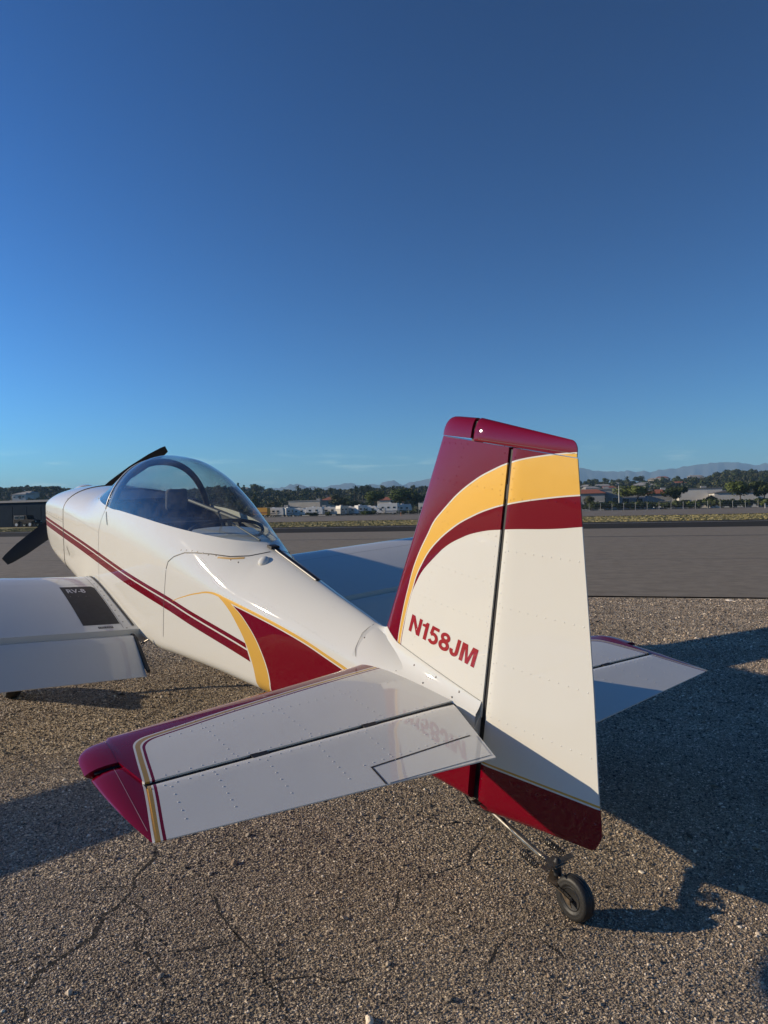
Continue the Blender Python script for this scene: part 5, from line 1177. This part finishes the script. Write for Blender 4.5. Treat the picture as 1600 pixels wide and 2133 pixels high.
# ---- tail wheel
nrm = RB.inverted() @ Vector((0, 0, 1))
wc = Vector((-.565, .004, -.462)); wc.z = (-T0.z-RB[2][0]*wc.x-RB[2][1]*wc.y)/RB[2][2]+.0705; KW = .92
ax = Vector((.10, 1, .0)).normalized()
b = MB(); b.lathe([(a_*.86, r_*KW) for a_, r_ in [(-.020, .040), (-.024, .046), (-.0265, .050), (-.0255, .052), (-.027, .060), (-.026, .068), (-.020, .0735), (-.010, .0762), (-.009, .0752), (-.004, .0752), (-.003, .0764), (.003, .0764), (.004, .0752), (.009, .0752), (.010, .0762), (.020, .0735), (.026, .068), (.027, .060), (.0255, .052), (.0265, .050), (.024, .046), (.020, .040)]], wc, ax, 56)
tw = P(b.build('tail_wheel', mat('tyre rubber', (.018, .017, .016), .55, bump=.3, bs=150), sharp=60))
b = MB(); b.lathe([(a_*.9, r_*KW) for a_, r_ in [(-.014, .0415), (.018, .0415), (.021, .038), (.018, .035), (.004, .031), (.003, .018), (.018, .014), (.018, .004)]], wc, ax, 32); sub(b.build('wheel_hub', mat('hub black', (.035, .034, .032), .3, .4), sharp=40), tw)
b = MB(); b.lathe([(.0185, .009), (.030, .009), (.031, .003)], wc, ax, 6); sub(b.build('axle_bolt', M_steel, sharp=20), tw)
b = MB()
for k in range(5):
    a = 2*math.pi*k/5; b.tube([wc+ax*.012+Matrix.Rotation(a, 3, ax) @ Vector((0, 0, .014)), wc+ax*.013+Matrix.Rotation(a, 3, ax) @ Vector((0, 0, .030))], .0045, 5)
sub(b.build('hub_spoke', mat('hub black 2', (.03, .03, .032), .35)), tw)
hd = Vector((-.482, .0, -.395))
b = MB(); b.tube([Vector((-.02, 0, -.325)), Vector((-.12, 0, -.352)), Vector((-.25, 0, -.375)), Vector((-.40, 0, -.398)), hd+Vector((.02, 0, -.002))], [.0145, .013, .0115, .0105, .0095], 12); P(b.build('tail_spring', M_steel))
b = MB(); b.lathe([(-.030, .013), (.016, .013), (.020, .010), (.026, .006)], hd, nrm, 16); b.lathe([(-.001, .006), (.0, .006)], hd, nrm, 8); P(b.build('swivel_head', M_rub))
b = MB(); lx = (RB.inverted() @ Vector((-.1, -1, 0)))
fo = Matrix(((0, 0, 1), (0, 1, 0), (-1, 0, 0)))
top = hd-nrm*.028
b2 = []
for s in (1, -1):
    A = [top+Vector((.008, s*.006, 0)), top+Vector((-.01, s*.034, -.018)), wc+ax*(s*.034)+Vector((.008, 0, .012)), wc+ax*(s*.034)+Vector((-.006, 0, -.010))]
    rr = []
    for i, (q, wd_) in enumerate(zip(A, (.016, .022, .017, .012))):
        rr.append([q+Vector((wd_, s*.002, .004)), q+Vector((wd_, -s*.002, .004)), q+Vector((-wd_, -s*.002, -.004)), q+Vector((-wd_, s*.002, -.004))])
    V, F = loft(rr); b.add(V, F)
P(b.build('wheel_fork', mat('rusty fork', (.16, .12, .08), .5, .5, var=.5, vs_=70), sharp=30))
b = MB(); b.box(hd+Vector((.0, 0, .012)), (.022, .15, .004)); b.box(hd+Vector((.01, 0, .006)), (.05, .05, .004)); P(b.build('steering_arm', M_steel, smooth=False))
for s in (1, -1):                     # coil springs and cables to the rudder horn
    e0 = hd+Vector((.002, s*.068, .012)); e1 = Vector((-.14, s*.045, -.335)); d = e1-e0
    c0 = e0+d*.08+Vector((0, 0, -.012)); c1 = e0+d*.30+Vector((0, 0, -.014)); q = (c1-c0).normalized(); a = q.orthogonal().normalized(); bb = q.cross(a); L = []
    for i in range(150):
        u = i/149; th = 2*math.pi*9.5*u; L.append(c0.lerp(c1, u)+(a*math.cos(th)+bb*math.sin(th))*.0095)
    b = MB(); b.tube(L, .0021, 5); P(b.build('steering_spring', mat('spring steel', (.10, .095, .09), .4, .8)))
    b = MB(); b.tube([e0, c0], .0016, 5); b.tube([c1, c1.lerp(e1, .5)+Vector((0, 0, -.008)), e1], .0016, 5); P(b.build('steering_chain', M_rub))
b = MB(); b.box((-.14, 0, -.333), (.03, .115, .006)); P(b.build('rudder_horn', M_black, smooth=False))
b = MB()
b.tube([(-.05, .02, -.352), (-.105, .035, -.358), (-.13, .02, -.345), (-.10, .0, -.33)], .003, 6); b.tube([(-.06, .03, -.345), (-.12, .045, -.362), (-.18, .02, -.358)], .0025, 6); P(b.build('tail_light_wire', M_rub))
None and P(mesh('tail_gusset', [(-.10, .037, -.30), (-.165, .037, -.335), (-.105, .05, -.345), (-.10, .033, -.34)], [(0, 1, 2), (0, 2, 3), (0, 3, 1), (1, 3, 2)], M_burg, None, False))
